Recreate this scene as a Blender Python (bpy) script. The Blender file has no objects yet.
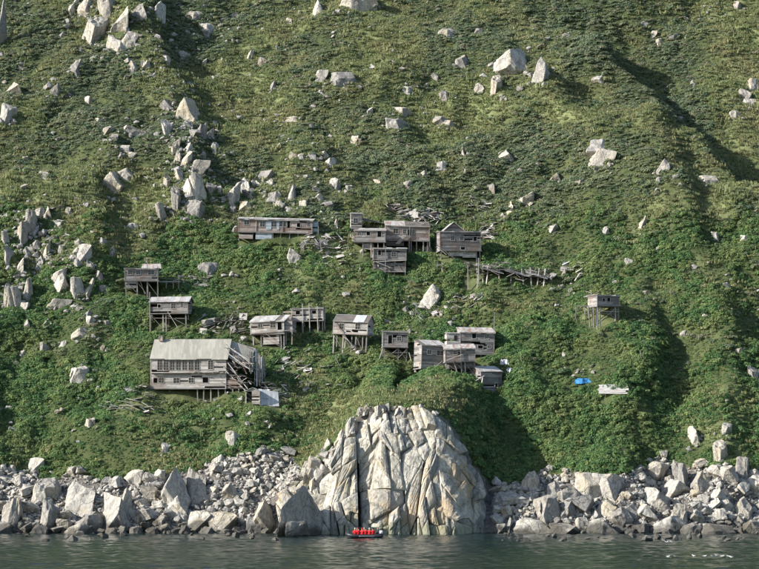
import bpy, bmesh, math, random
import numpy as np
from mathutils import Vector, Matrix, Euler, noise as mnoise

R = math.radians
random.seed(7)
rng = np.random.default_rng(11)
scene = bpy.context.scene
COL = scene.collection

# ------------------------------------------------------------------ camera, sky, sun, exposure
F = 2414.0                       # focal length in pixels of the 759 px wide photograph
CU, CV, HORIZON = 379.5, 284.5, 450.0
CAM = Vector((0.0, -350.0, 12.0))
PITCH = math.atan((HORIZON - CV) / F)
cam_data = bpy.data.cameras.new('camera')
cam_data.sensor_width = 36.0
cam_data.lens = 36.0 * F / 759.0
cam_data.clip_start = 1.0
cam_data.clip_end = 6000.0
cam = bpy.data.objects.new('camera', cam_data)
cam.location = CAM
cam.rotation_euler = (math.pi / 2 + PITCH, 0, 0)
COL.objects.link(cam)
scene.camera = cam

SUN_EL, SUN_AZ = R(29), R(15)      # azimuth measured from -x (picture left) towards the camera
sun_dir = Vector((-math.cos(SUN_AZ) * math.cos(SUN_EL), -math.sin(SUN_AZ) * math.cos(SUN_EL), math.sin(SUN_EL)))
world = bpy.data.worlds.new('World')
scene.world = world
world.use_nodes = True
wn = world.node_tree.nodes
sky = wn.new('ShaderNodeTexSky')
sky.sky_type = 'NISHITA'
sky.sun_disc = False
sky.sun_elevation = SUN_EL
sky.sun_rotation = math.atan2(sun_dir.x, sun_dir.y)
world.node_tree.links.new(sky.outputs[0], wn['Background'].inputs[0])
wn['Background'].inputs[1].default_value = 0.11
sl = bpy.data.lights.new('sun', 'SUN')
sl.energy = 5.0
sl.angle = R(0.5)
sl.color = (1.0, 0.955, 0.885)
so = bpy.data.objects.new('sun', sl)
so.rotation_euler = sun_dir.to_track_quat('Z', 'Y').to_euler()
so.location = sun_dir * 400
COL.objects.link(so)
vs = scene.view_settings
vs.view_transform = 'Standard'
vs.look = 'None'
vs.exposure = 0.98
vs.gamma = 1.0
vs.use_curve_mapping = False
scene.cycles.max_bounces = 5
scene.cycles.diffuse_bounces = 2
scene.cycles.glossy_bounces = 2
scene.cycles.transmission_bounces = 2
scene.cycles.transparent_max_bounces = 4
scene.cycles.caustics_reflective = False
scene.cycles.caustics_refractive = False

# ------------------------------------------------------------------ noise, terrain function
def _hash(ix, iy, seed):
    h = (ix * 374761393 + iy * 668265263 + seed * 1442695041) & 0xFFFFFFFF
    h = ((h ^ (h >> 13)) * 1274126177) & 0xFFFFFFFF
    return ((h ^ (h >> 16)) & 0xFFFFFF) / float(0xFFFFFF)

def vnoise(x, y, seed=0):
    x = np.asarray(x, float); y = np.asarray(y, float)
    xi = np.floor(x).astype(np.int64); yi = np.floor(y).astype(np.int64)
    fx = x - xi; fy = y - yi
    fx = fx * fx * (3 - 2 * fx); fy = fy * fy * (3 - 2 * fy)
    a = _hash(xi, yi, seed); b = _hash(xi + 1, yi, seed)
    c = _hash(xi, yi + 1, seed); d = _hash(xi + 1, yi + 1, seed)
    return (a + (b - a) * fx) * (1 - fy) + (c + (d - c) * fx) * fy

def fbm(x, y, seed=0, octaves=3):
    s = 0.0; a = 0.5; t = 0.0
    for k in range(octaves):
        s = s + a * (vnoise(x, y, seed + k * 17) - 0.5); t += a
        x = x * 2.03 + 3.1; y = y * 2.03 + 1.7; a *= 0.5
    return s / t * 2.0

def sstep(a, b, x):
    t = np.clip((x - a) / (b - a), 0, 1)
    return t * t * (3 - 2 * t)

def smax(a, b, k):
    h = np.clip(0.5 + 0.5 * (a - b) / k, 0, 1)
    return b * (1 - h) + a * h + k * h * (1 - h)

def project(x, y, z):
    """world point(s) -> photo pixel"""
    dy = np.asarray(y) - CAM.y; dz = np.asarray(z) - CAM.z
    zc = dy * math.cos(PITCH) + dz * math.sin(PITCH)
    yc = -dy * math.sin(PITCH) + dz * math.cos(PITCH)
    return CU + F * np.asarray(x) / zc, CV - F * yc / zc

ZTX = [-60, -24, -18, -11.7, -9, -7.3, -5, -2.9, 0, 3, 5.5, 7.4, 9.6, 11.8, 13.4, 14.8, 15.8, 17, 22, 60]
ZTZ = [-30, -9, 3.0, 8.2, 9.8, 11.7, 15, 17.8, 18.6, 19, 18.8, 18.0, 16.3, 14.0, 11.5, 8.8, 5, -1, -12, -30]

def ridge(x, y, ax, ay, bx, by, wl, wr, amp, dip):
    """raised spur along a line; dip is the drop on its right-hand flank"""
    dx, dy = bx - ax, by - ay
    L = math.hypot(dx, dy); dx /= L; dy /= L
    x = x + 3.2 * fbm(y / 13.0, x / 30.0, 41 + int(abs(ax)), 2); amp = amp * (.75 + .9 * vnoise(y / 11.0, x / 25.0, 43 + int(abs(ay))))
    t = (x - ax) * dx + (y - ay) * dy
    s = (x - ax) * dy - (y - ay) * dx           # > 0 on the right of the line going up
    along = sstep(-0.15 * L, 0.12 * L, t) * (1 - sstep(0.85 * L, 1.2 * L, t))
    left = np.exp(-(s / wl) ** 2) * amp
    right = (amp + dip) * np.exp(-(s / wr) ** 2) - dip * np.exp(-((s - 2.6 * wr) / (2.4 * wr)) ** 2)
    right = np.where(s > 0, right, 0)
    right = np.where(s > 0, amp * np.exp(-(s / wr) ** 2) - dip * (1 - np.exp(-(s / wr) ** 2)) * np.exp(-(s / (5 * wr)) ** 2), 0)
    return along * np.where(s <= 0, left, right)

def cliff_front(x):
    x = np.asarray(x, float)
    wob = 1.5 * fbm(x / 5.0 + 4, x * 0 + 2.2, 9, 2)
    return -6.0 + wob + np.where(x > 5.5, ((x - 5.5) / 11.5) ** 2 * 9.0, 0) + np.where(x < -1.5, 1.0, 0) + np.where(x < -6, ((x + 6) / 7.0) ** 2 * 1.5, 0)
def H(x, y):
    x = np.asarray(x, float); y = np.asarray(y, float)
    yy = y + 1.6 * fbm(x / 9.0, 0.3 + y * 0, 5, 3) * (1 - sstep(15, 30, y))
    base = np.where(yy < 0, 0.55 * yy,
           np.where(yy < 15, 0.66 * yy, 9.9 + 0.74 * (yy - 15)))
    veg = sstep(8, 22, y)
    n = 3.0 * fbm((x + .5 * y) / 24, (y - .3 * x) / 30, 1, 2) + 2.7 * fbm((x + .45 * y) / 9, (y - .4 * x) / 9.5, 2, 3) * veg + 0.6 * fbm(x / 3.1, y / 3.4, 3, 2)
    n = n * (0.25 + 0.75 * sstep(-2, 16, y))
    base = base + n
    # loose rubble fan left of the cliff
    base = base + 2.4 * np.exp(-((x + 18) / 9) ** 2) * np.exp(-((y - 14) / 9) ** 2)
    # spurs and gullies (right half of the slope)
    base = base + ridge(x, y, 35, 8, 44, 46, 11, 4.0, 2.6, 2.0)
    base = base + ridge(x, y, 49, 6, 58, 50, 7, 4.0, 2.2, 2.0)
    base = base + ridge(x, y, 73, 60, 39, 126, 17, 5.0, 5.0, 6.2)
    base = base + ridge(x, y, 52, 72, 22, 122, 9, 4.0, 2.2, 2.0)
    base = base + ridge(x, y, -33, 72, -38, 118, 9, 4.5, 1.8, 1.2)
    base = base + ridge(x, y, -50, 55, -52, 84, 7, 4.0, 2.4, 2.2)
    base = base + ridge(x, y, -46, 118, -52, 150, 8, 5.0, 3.6, 3.2)
    base = base + ridge(x, y, -62, 10, -66, 60, 8, 4.0, 1.0, 0.9)
    base = base + ridge(x, y, 55, 60, 50, 100, 6, 3.2, 2.0, 1.8)
    # sea cliff and the spur that runs up behind it
    sh = 0.42 * np.maximum(0, y - 7)
    xs = x - np.where(x > 2, sh, 0.25 * sh)
    zt = np.interp(xs, ZTX, ZTZ)
    yf = cliff_front(x) + 3.0
    lean = np.maximum(zt, 1.0) / 1.9
    up = (y - yf) / lean
    prof = np.where(up < 1, zt * np.clip(up, -0.6, 1), zt + 0.26 * (y - yf - lean))
    prof = np.where(zt > 0, prof, np.minimum(zt, zt + 0.26 * (y - yf - lean)))
    prof = np.where(y < yf, np.minimum(prof, (y - yf) * 1.6), prof)
    prof = prof + 0.35 * fbm(x / 4, y / 4, 21, 2) * sstep(2, 9, y)
    k = 0.6 + 1.8 * sstep(6, 16, y)
    return smax(base, prof, k)

def ray(u, v):
    a, b = (u - CU) / F, -(v - CV) / F
    return np.array([a, math.cos(PITCH) - b * math.sin(PITCH), math.sin(PITCH) + b * math.cos(PITCH)])

_ys = np.arange(-30, 255, 0.3)
def hit(u, v):
    """where the photo's ray through (u, v) meets the hillside (or the sea)"""
    d = ray(u, v)
    t = (_ys - CAM.y) / d[1]
    xs, zs = d[0] * t, CAM.z + d[2] * t
    h = np.maximum(H(xs, _ys), 0.0)
    below = np.nonzero(zs <= h)[0]
    if len(below) == 0: return Vector((xs[-1], _ys[-1], zs[-1]))
    i = below[0]
    if i == 0: return Vector((xs[0], _ys[0], zs[0]))
    f0, f1 = zs[i - 1] - h[i - 1], zs[i] - h[i]
    y = _ys[i - 1] + 0.3 * f0 / (f0 - f1 + 1e-9)
    t = (y - CAM.y) / d[1]
    return Vector((d[0] * t, y, CAM.z + d[2] * t))

def at_y(u, v, y):
    d = ray(u, v); t = (y - CAM.y) / d[1]
    return Vector((d[0] * t, y, CAM.z + d[2] * t))

def mpp(y): return (y - CAM.y) / F        # metres per photo pixel at depth y
def h1(x, y): return float(H(np.array([x]), np.array([y]))[0])
def normal(x, y, e=0.8):
    dx = (h1(x + e, y) - h1(x - e, y)) / (2 * e); dy = (h1(x, y + e) - h1(x, y - e)) / (2 * e)
    return Vector((-dx, -dy, 1)).normalized()

# ------------------------------------------------------------------ material helpers
def mat(name, rough=0.9):
    m = bpy.data.materials.new(name); m.use_nodes = True
    nt = m.node_tree; b = nt.nodes['Principled BSDF']
    b.inputs['Roughness'].default_value = rough
    b.inputs['Specular IOR Level'].default_value = 0.2
    return m, nt, b
def N(nt, t, **kw):
    n = nt.nodes.new(t)
    for k, v in kw.items():
        if k.startswith('i_'): n.inputs[k[2:].replace('_', ' ')].default_value = v
        else: setattr(n, k, v)
    return n
def ramp(nt, stops, src=None, interp='LINEAR'):
    r = nt.nodes.new('ShaderNodeValToRGB'); r.color_ramp.interpolation = interp
    e = r.color_ramp.elements
    while len(e) < len(stops): e.new(0.5)
    for q, (p, c) in zip(e, stops):
        q.position = p; q.color = (*c, 1) if len(c) == 3 else c
    if src is not None: nt.links.new(src, r.inputs[0])
    return r
def mixc(nt, fac, a, b, mode='MIX'):
    m = nt.nodes.new('ShaderNodeMix'); m.data_type = 'RGBA'; m.blend_type = mode
    for sock, val in ((m.inputs[0], fac), (m.inputs[6], a), (m.inputs[7], b)):
        if hasattr(val, 'is_output'): nt.links.new(val, sock)
        elif isinstance(val, (int, float)): sock.default_value = val
        else: sock.default_value = (*val, 1)
    return m.outputs[2]
def pos_noise(nt, scale, detail=3, vec_scale=None, rough=0.55, coord='pos'):
    if coord == 'pos': out = N(nt, 'ShaderNodeNewGeometry').outputs['Position']
    else: out = N(nt, 'ShaderNodeTexCoord').outputs['Object']
    if vec_scale:
        mp = N(nt, 'ShaderNodeMapping'); mp.inputs['Scale'].default_value = vec_scale
        nt.links.new(out, mp.inputs['Vector']); out = mp.outputs[0]
    n = N(nt, 'ShaderNodeTexNoise'); n.inputs['Scale'].default_value = scale
    n.inputs['Detail'].default_value = detail; n.inputs['Roughness'].default_value = rough
    nt.links.new(out, n.inputs['Vector'])
    return n.outputs[0]
def bump(nt, b, src, strength, dist):
    bp = N(nt, 'ShaderNodeBump'); bp.inputs['Strength'].default_value = strength; bp.inputs['Distance'].default_value = dist
    nt.links.new(src, bp.inputs['Height']); nt.links.new(bp.outputs[0], b.inputs['Normal'])

# ---- rock
def rock_mat(name, c0, c1, c2, lichen=0.5, WETC=(0.045, 0.043, 0.036), wamt=0.82):
    m, nt, b = mat(name, 0.92)
    big = pos_noise(nt, 0.35, 4); fine = pos_noise(nt, 2.6, 6, rough=0.7); streak = pos_noise(nt, 0.9, 5, (1.0, 1.0, 0.22))
    base = ramp(nt, [(0.3, c0), (0.5, c1), (0.72, c2)], fine).outputs[0]
    oi = N(nt, 'ShaderNodeObjectInfo')
    tint = ramp(nt, [(0, (0.52, 0.53, 0.55)), (0.2, (0.8, 0.76, 0.7)), (0.4, (0.95, 0.94, 0.92)), (0.6, (1.0, 0.93, 0.8)), (0.8, (1.08, 1.06, 1.0)), (1, (0.72, 0.72, 0.72))], oi.outputs['Random']).outputs[0]
    base = mixc(nt, 1.0, base, tint, 'MULTIPLY')
    st = ramp(nt, [(0.5, (0, 0, 0)), (0.68, (1, 1, 1))], streak).outputs[0]
    base = mixc(nt, N_scale(nt, st, 0.55), base, (c0[0] * 0.55, c0[1] * 0.55, c0[2] * 0.55))
    li = ramp(nt, [(0.56, (0, 0, 0)), (0.66, (1, 1, 1))], big).outputs[0]
    base = mixc(nt, N_scale(nt, li, lichen), base, (0.34, 0.26, 0.12))
    if name.startswith('cliff'):
        o1 = pos_noise(nt, 0.16, 3, (1, 1, .55)); o2 = pos_noise(nt, .8, 5, (1.0, 1, .3))
        base = mixc(nt, N_scale(nt, ramp(nt, [(.58, (0, 0, 0)), (.66, (1, 1, 1))], o1).outputs[0], .6), base, (0.36, 0.25, 0.13))
        base = mixc(nt, N_scale(nt, ramp(nt, [(.54, (0, 0, 0)), (.62, (1, 1, 1))], o2).outputs[0], .55), base, (0.2, 0.2, 0.17))
    # wet, weed-grown band along the waterline
    geo = N(nt, 'ShaderNodeNewGeometry'); sx = N(nt, 'ShaderNodeSeparateXYZ'); nt.links.new(geo.outputs['Position'], sx.inputs[0])
    wob = N(nt, 'ShaderNodeMath', operation='MULTIPLY_ADD'); nt.links.new(big, wob.inputs[0]); wob.inputs[1].default_value = -5.0
    nt.links.new(sx.outputs['Z'], wob.inputs[2])
    wet = ramp(nt, [(0.0, (1, 1, 1)), (0.42, (1, 1, 1)), (0.62, (0, 0, 0))], N_map(nt, wob.outputs[0], -3.9, 1.6)).outputs[0]
    base = mixc(nt, N_scale(nt, wet, wamt), base, WETC)
    # fine joints with dirt in them
    vo = N(nt, 'ShaderNodeTexVoronoi', feature='DISTANCE_TO_EDGE'); vo.inputs['Scale'].default_value = 0.55
    mp = N(nt, 'ShaderNodeMapping'); mp.inputs['Scale'].default_value = (1, 1, .4); mp.inputs['Rotation'].default_value = (0, .25, 0)
    wv = N(nt, 'ShaderNodeVectorMath', operation='MULTIPLY_ADD'); nt.links.new(N_col(nt, 1.3), wv.inputs[0]); wv.inputs[1].default_value = (.8, .8, .8)
    nt.links.new(geo.outputs['Position'], wv.inputs[2]); nt.links.new(wv.outputs[0], mp.inputs['Vector']); nt.links.new(mp.outputs[0], vo.inputs['Vector'])
    ck = ramp(nt, [(0.0, (0, 0, 0)), (0.03, (1, 1, 1))], vo.outputs['Distance']).outputs[0]
    inv = N(nt, 'ShaderNodeMath', operation='SUBTRACT'); inv.inputs[0].default_value = 1.0; nt.links.new(ck, inv.inputs[1])
    base = mixc(nt, N_scale(nt, inv.outputs[0], 0.6), base, (0.09, 0.085, 0.075))
    spots = ramp(nt, [(0.6, (0, 0, 0)), (0.68, (1, 1, 1))], pos_noise(nt, 1.7, 4, rough=.7)).outputs[0]
    base = mixc(nt, N_scale(nt, spots, .28), base, (0.14, 0.135, 0.11))
    nt.links.new(base, b.inputs['Base Color'])
    hsum = N(nt, 'ShaderNodeMath', operation='MULTIPLY_ADD'); nt.links.new(ck, hsum.inputs[0]); hsum.inputs[1].default_value = .35; nt.links.new(fine, hsum.inputs[2])
    bump(nt, b, hsum.outputs[0], 0.7, 0.25)
    return m
def N_col(nt, scale):
    n = N(nt, 'ShaderNodeTexNoise'); n.inputs['Scale'].default_value = scale; nt.links.new(N(nt, 'ShaderNodeNewGeometry').outputs['Position'], n.inputs['Vector'])
    return n.outputs['Color']
def N_scale(nt, sock, k):
    m = N(nt, 'ShaderNodeMath', operation='MULTIPLY'); nt.links.new(sock, m.inputs[0]); m.inputs[1].default_value = k
    return m.outputs[0]
def N_map(nt, sock, a, b):
    m = N(nt, 'ShaderNodeMapRange'); nt.links.new(sock, m.inputs[0]); m.inputs[1].default_value = a; m.inputs[2].default_value = b
    return m.outputs[0]
M = {}
M['rock'] = rock_mat('pale_granite', (0.22, 0.215, 0.205), (0.40, 0.385, 0.355), (0.54, 0.515, 0.465), 0.3)
M['cliff'] = rock_mat('cliff_granite', (0.27, 0.26, 0.235), (0.46, 0.44, 0.39), (0.6, 0.57, 0.51), 0.45, (0.16, 0.17, 0.10), 0.6)

# ---- vegetation
def leaf_mat(name, stops, dry, dry_amt, world_scale=0.11):
    m, nt, b = mat(name, 0.75)
    oi = N(nt, 'ShaderNodeObjectInfo')
    c = ramp(nt, stops, oi.outputs['Random']).outputs[0]
    big = pos_noise(nt, world_scale, 4, rough=0.6)
    d = ramp(nt, [(0.46, (0, 0, 0)), (0.64, (1, 1, 1))], big).outputs[0]
    c = mixc(nt, N_scale(nt, d, dry_amt), c, dry)
    ri = N(nt, 'ShaderNodeNewGeometry').outputs['Random Per Island']
    v = ramp(nt, [(0, (0.72, 0.74, 0.74)), (1, (1.25, 1.24, 1.16))], ri).outputs[0]
    c = mixc(nt, 1.0, c, v, 'MULTIPLY')
    nt.links.new(c, b.inputs['Base Color'])
    tr = N(nt, 'ShaderNodeBsdfTranslucent'); nt.links.new(c, tr.inputs[0])
    ms = N(nt, 'ShaderNodeMixShader'); ms.inputs[0].default_value = 0.4
    nt.links.new(b.outputs[0], ms.inputs[1]); nt.links.new(tr.outputs[0], ms.inputs[2])
    nt.links.new(ms.outputs[0], nt.nodes['Material Output'].inputs[0])
    return m
M['shrub'] = leaf_mat('shrub_leaves', [(0, (0.07, 0.14, 0.06)), (0.4, (0.108, 0.198, 0.078)), (0.75, (0.15, 0.245, 0.092)), (1, (0.205, 0.26, 0.10))], (0.235, 0.26, 0.11), 0.65, 0.13)
M['heath'] = leaf_mat('heath_leaves', [(0, (0.105, 0.158, 0.10)), (0.4, (0.155, 0.205, 0.128)), (0.7, (0.195, 0.238, 0.14)), (1, (0.25, 0.235, 0.175))], (0.235, 0.255, 0.145), 0.6, 0.09)
M['grass'] = leaf_mat('grass_blades', [(0, (0.165, 0.215, 0.10)), (0.5, (0.215, 0.25, 0.115)), (1, (0.27, 0.27, 0.14))], (0.31, 0.27, 0.155), 0.5, 0.09)

# ---- ground
m, nt, b = mat('hillside_ground', 0.95)
att = N(nt, 'ShaderNodeAttribute'); att.attribute_name = 'cover'
g1 = pos_noise(nt, 0.12, 5, rough=0.6); g2 = pos_noise(nt, 1.4, 5, rough=0.65)
soil = ramp(nt, [(0.3, (0.04, 0.055, 0.024)), (0.5, (0.06, 0.078, 0.03)), (0.68, (0.09, 0.098, 0.04))], g1).outputs[0]
soil = mixc(nt, 1.0, soil, ramp(nt, [(0.3, (0.55, 0.55, 0.55)), (0.7, (1.25, 1.25, 1.2))], g2).outputs[0], 'MULTIPLY')
grav = ramp(nt, [(0.3, (0.05, 0.046, 0.042)), (0.52, (0.12, 0.11, 0.10)), (0.7, (0.2, 0.185, 0.165))], g2).outputs[0]
sep = N(nt, 'ShaderNodeSeparateColor'); nt.links.new(att.outputs['Color'], sep.inputs[0])
turf = ramp(nt, [(0.3, (0.115, 0.145, 0.06)), (0.7, (0.185, 0.19, 0.09))], g2).outputs[0]
soil = mixc(nt, sep.outputs[1], soil, turf)
c = mixc(nt, sep.outputs[0], soil, grav)
nt.links.new(c, b.inputs['Base Color']); bump(nt, b, g2, 0.6, 0.3)
M['ground'] = m

# ---- timber, metal and the rest
def wood_mat(name, dark, mid, light, brown=0.25):
    m, nt, b = mat(name, 0.85)
    ri = N(nt, 'ShaderNodeNewGeometry').outputs['Random Per Island']
    c = ramp(nt, [(0, dark), (0.5, mid), (1, light)], ri).outputs[0]
    st = pos_noise(nt, 1.2, 5, (0.8, 0.8, 5.0), 0.65, 'obj')
    c = mixc(nt, 1.0, c, ramp(nt, [(0.3, (0.62, 0.6, 0.6)), (0.7, (1.2, 1.2, 1.2))], st).outputs[0], 'MULTIPLY')
    br = pos_noise(nt, 0.55, 3)
    f = ramp(nt, [(0.5, (0, 0, 0)), (0.66, (1, 1, 1))], br).outputs[0]
    c = mixc(nt, N_scale(nt, f, brown), c, (0.17, 0.10, 0.065))
    nt.links.new(c, b.inputs['Base Color']); bump(nt, b, st, 0.3, 0.02)
    return m
M['wood'] = wood_mat('weathered_timber', (0.115, 0.112, 0.11), (0.21, 0.204, 0.198), (0.325, 0.31, 0.29), 0.45)
M['wood_pale'] = wood_mat('bleached_timber', (0.23, 0.218, 0.20), (0.37, 0.352, 0.325), (0.50, 0.48, 0.445), 0.35)
M['wood_warm'] = wood_mat('reddish_timber', (0.17, 0.13, 0.11), (0.28, 0.235, 0.21), (0.40, 0.37, 0.34), 0.6)
M['wood_dark'] = wood_mat('dark_timber', (0.07, 0.065, 0.06), (0.12, 0.11, 0.1), (0.18, 0.17, 0.155), 0.2)
M['drift'] = wood_mat('bleached_planks', (0.34, 0.325, 0.30), (0.48, 0.46, 0.43), (0.62, 0.6, 0.56), 0.12)
def sheet_mat(name, base, dirt, rust, amt):
    m, nt, b = mat(name, 0.6)
    oi = N(nt, 'ShaderNodeObjectInfo')
    c = ramp(nt, [(0, tuple(0.75 * q for q in base)), (1, tuple(1.12 * q for q in base))], oi.outputs['Random']).outputs[0]
    s = pos_noise(nt, 1.0, 5, (1.6, 0.5, 0.5), 0.65)
    c = mixc(nt, N_scale(nt, ramp(nt, [(0.42, (0, 0, 0)), (0.62, (1, 1, 1))], s).outputs[0], 0.6), c, dirt)
    s2 = pos_noise(nt, 0.8, 4, (2.2, 0.4, 0.4))
    c = mixc(nt, N_scale(nt, ramp(nt, [(0.52, (0, 0, 0)), (0.6, (1, 1, 1))], s2).outputs[0], amt), c, rust)
    nt.links.new(c, b.inputs['Base Color']); bump(nt, b, s, 0.3, 0.03)
    return m
M['tin'] = sheet_mat('weathered_sheet', (0.42, 0.42, 0.41), (0.24, 0.22, 0.2), (0.20, 0.09, 0.05), 0.35)
M['rusty'] = sheet_mat('rusty_sheet', (0.40, 0.39, 0.375), (0.25, 0.19, 0.15), (0.20, 0.085, 0.045), 0.65)
M['felt'] = sheet_mat('pale_green_felt', (0.31, 0.298, 0.255), (0.22, 0.21, 0.18), (0.38, 0.365, 0.31), 0.5)
M['white_sheet'] = sheet_mat('white_sheet', (0.46, 0.48, 0.5), (0.33, 0.34, 0.35), (0.3, 0.24, 0.2), 0.15)
M['bluish'] = wood_mat('faded_blue_paint', (0.22, 0.27, 0.32), (0.32, 0.38, 0.43), (0.42, 0.47, 0.5), 0.2)
m, nt, b = mat('dark_glass', 0.12); b.inputs['Base Color'].default_value = (0.02, 0.025, 0.03, 1); b.inputs['Specular IOR Level'].default_value = 0.5; M['glass'] = m
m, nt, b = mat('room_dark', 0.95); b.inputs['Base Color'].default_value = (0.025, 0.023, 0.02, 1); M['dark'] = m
def plain(name, col, rough=0.7, spec=0.3):
    m, nt, b = mat(name, rough); b.inputs['Specular IOR Level'].default_value = spec
    f = pos_noise(nt, 3.0, 4)
    c = mixc(nt, 1.0, col, ramp(nt, [(0.3, (0.82, 0.82, 0.82)), (0.7, (1.12, 1.12, 1.12))], f).outputs[0], 'MULTIPLY')
    nt.links.new(c, b.inputs['Base Color']); M[name] = m
    return m
plain('blue_tarp', (0.03, 0.17, 0.36), 0.55, 0.4)
plain('red_jacket', (0.62, 0.02, 0.025), 0.7)
plain('dark_trousers', (0.025, 0.027, 0.035), 0.8)
plain('skin', (0.45, 0.27, 0.19), 0.6)
plain('dark_hair', (0.03, 0.022, 0.018), 0.7)
plain('light_cap', (0.5, 0.47, 0.4), 0.8)
plain('black_rubber', (0.018, 0.02, 0.024), 0.5, 0.4)
plain('grey_rubber', (0.3, 0.31, 0.32), 0.5, 0.4)
plain('engine_white', (0.65, 0.66, 0.67), 0.35, 0.5)
plain('feather_white', (0.78, 0.78, 0.76), 0.8)
plain('feather_grey', (0.30, 0.31, 0.33), 0.8)
plain('bill_yellow', (0.55, 0.36, 0.06), 0.6)

# ---- water
m, nt, b = mat('sea_water', 0.12)
b.inputs['Base Color'].default_value = (0.010, 0.021, 0.020, 1); b.inputs['IOR'].default_value = 1.33
b.inputs['Specular IOR Level'].default_value = 0.5
w2 = pos_noise(nt, 3.0, 3, (0.8, 1, 1), 0.6)
bump(nt, b, w2, 0.5, 0.06)
M['water'] = m

# ------------------------------------------------------------------ object helpers
def link(o, parent=None):
    COL.objects.link(o)
    if parent is not None: o.parent = parent
    return o
def tag(o, label=None, cat=None, group=None, kind=None):
    if label: o['label'] = label
    if cat: o['category'] = cat
    if group: o['group'] = group
    if kind: o['kind'] = kind
    return o
def empty(name, loc, rz=0.0):
    o = bpy.data.objects.new(name, None); o.empty_display_size = 0.3
    o.location = loc; o.rotation_euler = (0, 0, rz)
    return link(o)
def mesh_obj(name, verts, faces, material, parent=None, smooth=False):
    me = bpy.data.meshes.new(name); me.from_pydata([tuple(v) for v in verts], [], faces)
    if material is not None: me.materials.append(material)
    if smooth: me.polygons.foreach_set('use_smooth', [True] * len(me.polygons))
    me.update()
    return link(bpy.data.objects.new(name, me), parent)
BOXF = [(0, 3, 2, 1), (4, 5, 6, 7), (0, 1, 5, 4), (1, 2, 6, 5), (2, 3, 7, 6), (3, 0, 4, 7)]
class MB:
    def __init__(s): s.v = []; s.f = []
    def box(s, x0, y0, z0, x1, y1, z1, jit=0.0):
        n = len(s.v); j = lambda: random.uniform(-jit, jit)
        for (x, y, z) in ((x0, y0, z0), (x1, y0, z0), (x1, y1, z0), (x0, y1, z0), (x0, y0, z1), (x1, y0, z1), (x1, y1, z1), (x0, y1, z1)):
            s.v.append((x + j(), y + j(), z + j()))
        s.f += [tuple(i + n for i in q) for q in BOXF]; return s
    def beam(s, a, b, w, t, roll=0.0):
        a, b = Vector(a), Vector(b); d = (b - a)
        if d.length < 1e-4: return s
        q = d.to_track_quat('Z', 'Y') @ Euler((0, 0, roll)).to_quaternion(); n = len(s.v)
        for e in (a, b):
            for (i, k) in ((-1, -1), (1, -1), (1, 1), (-1, 1)):
                s.v.append(tuple(e + q @ Vector((i * w / 2, k * t / 2, 0))))
        s.f += [tuple(i + n for i in q2) for q2 in BOXF]; return s
    def sheet(s, p, t=0.03):
        """thin slab from four corners (counter-clockwise seen from its outside)"""
        p = [Vector(q) for q in p]; nrm = (p[1] - p[0]).cross(p[3] - p[0]).normalized(); n = len(s.v)
        for q in p: s.v.append(tuple(q - nrm * t))
        for q in p: s.v.append(tuple(q))
        s.f += [tuple(i + n for i in q2) for q2 in BOXF]; return s
    def build(s, name, material, parent=None): return mesh_obj(name, s.v, s.f, material, parent)
unit_box = bpy.data.meshes.new('plank_block'); _m = MB().box(-0.5, -0.5, -0.5, 0.5, 0.5, 0.5); unit_box.from_pydata(_m.v, [], _m.f)
def plank_mesh(material):
    me = unit_box.copy(); me.materials.append(material); return me
PLANK = {k: plank_mesh(M[k]) for k in ('drift', 'wood', 'wood_pale', 'wood_warm', 'wood_dark')}
def plank(parent, a, b, w, t, key='wood', name='plank', roll=None):
    """one board or pole between two points in the parent's space, sharing a mesh"""
    a, b = Vector(a), Vector(b); d = b - a
    o = bpy.data.objects.new(name, PLANK[key]); link(o, parent)
    q = d.to_track_quat('Z', 'Y')
    if roll is not None: q = q @ Euler((0, 0, roll)).to_quaternion()
    o.location = (a + b) / 2; o.rotation_mode = 'QUATERNION'; o.rotation_quaternion = q; o.scale = (w, t, d.length)
    return o

# ------------------------------------------------------------------ layout of the buildings (needed before the ground is carved)
CARVE = []      # (corner, ux, uy, width, depth, floor z)
HOUSES = []
BARE = []       # discs kept free of shrubs: (x, y, radius)

def house_frame(u0, u1, vf, vfoot, depth, yaw, sink=0.15, y=None):
    foot = hit((u0 + u1) / 2, vfoot)
    yF = foot.y if y is None else y
    s = mpp(yF)
    A = at_y(u0, vf, yF)
    w = (u1 - u0) * s / math.cos(yaw)
    ux = Vector((math.cos(yaw), math.sin(yaw), 0)); uy = Vector((-math.sin(yaw), math.cos(yaw), 0))
    CARVE.append((A, ux, uy, w, depth, A.z - sink))
    return A, yF, s, w

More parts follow.
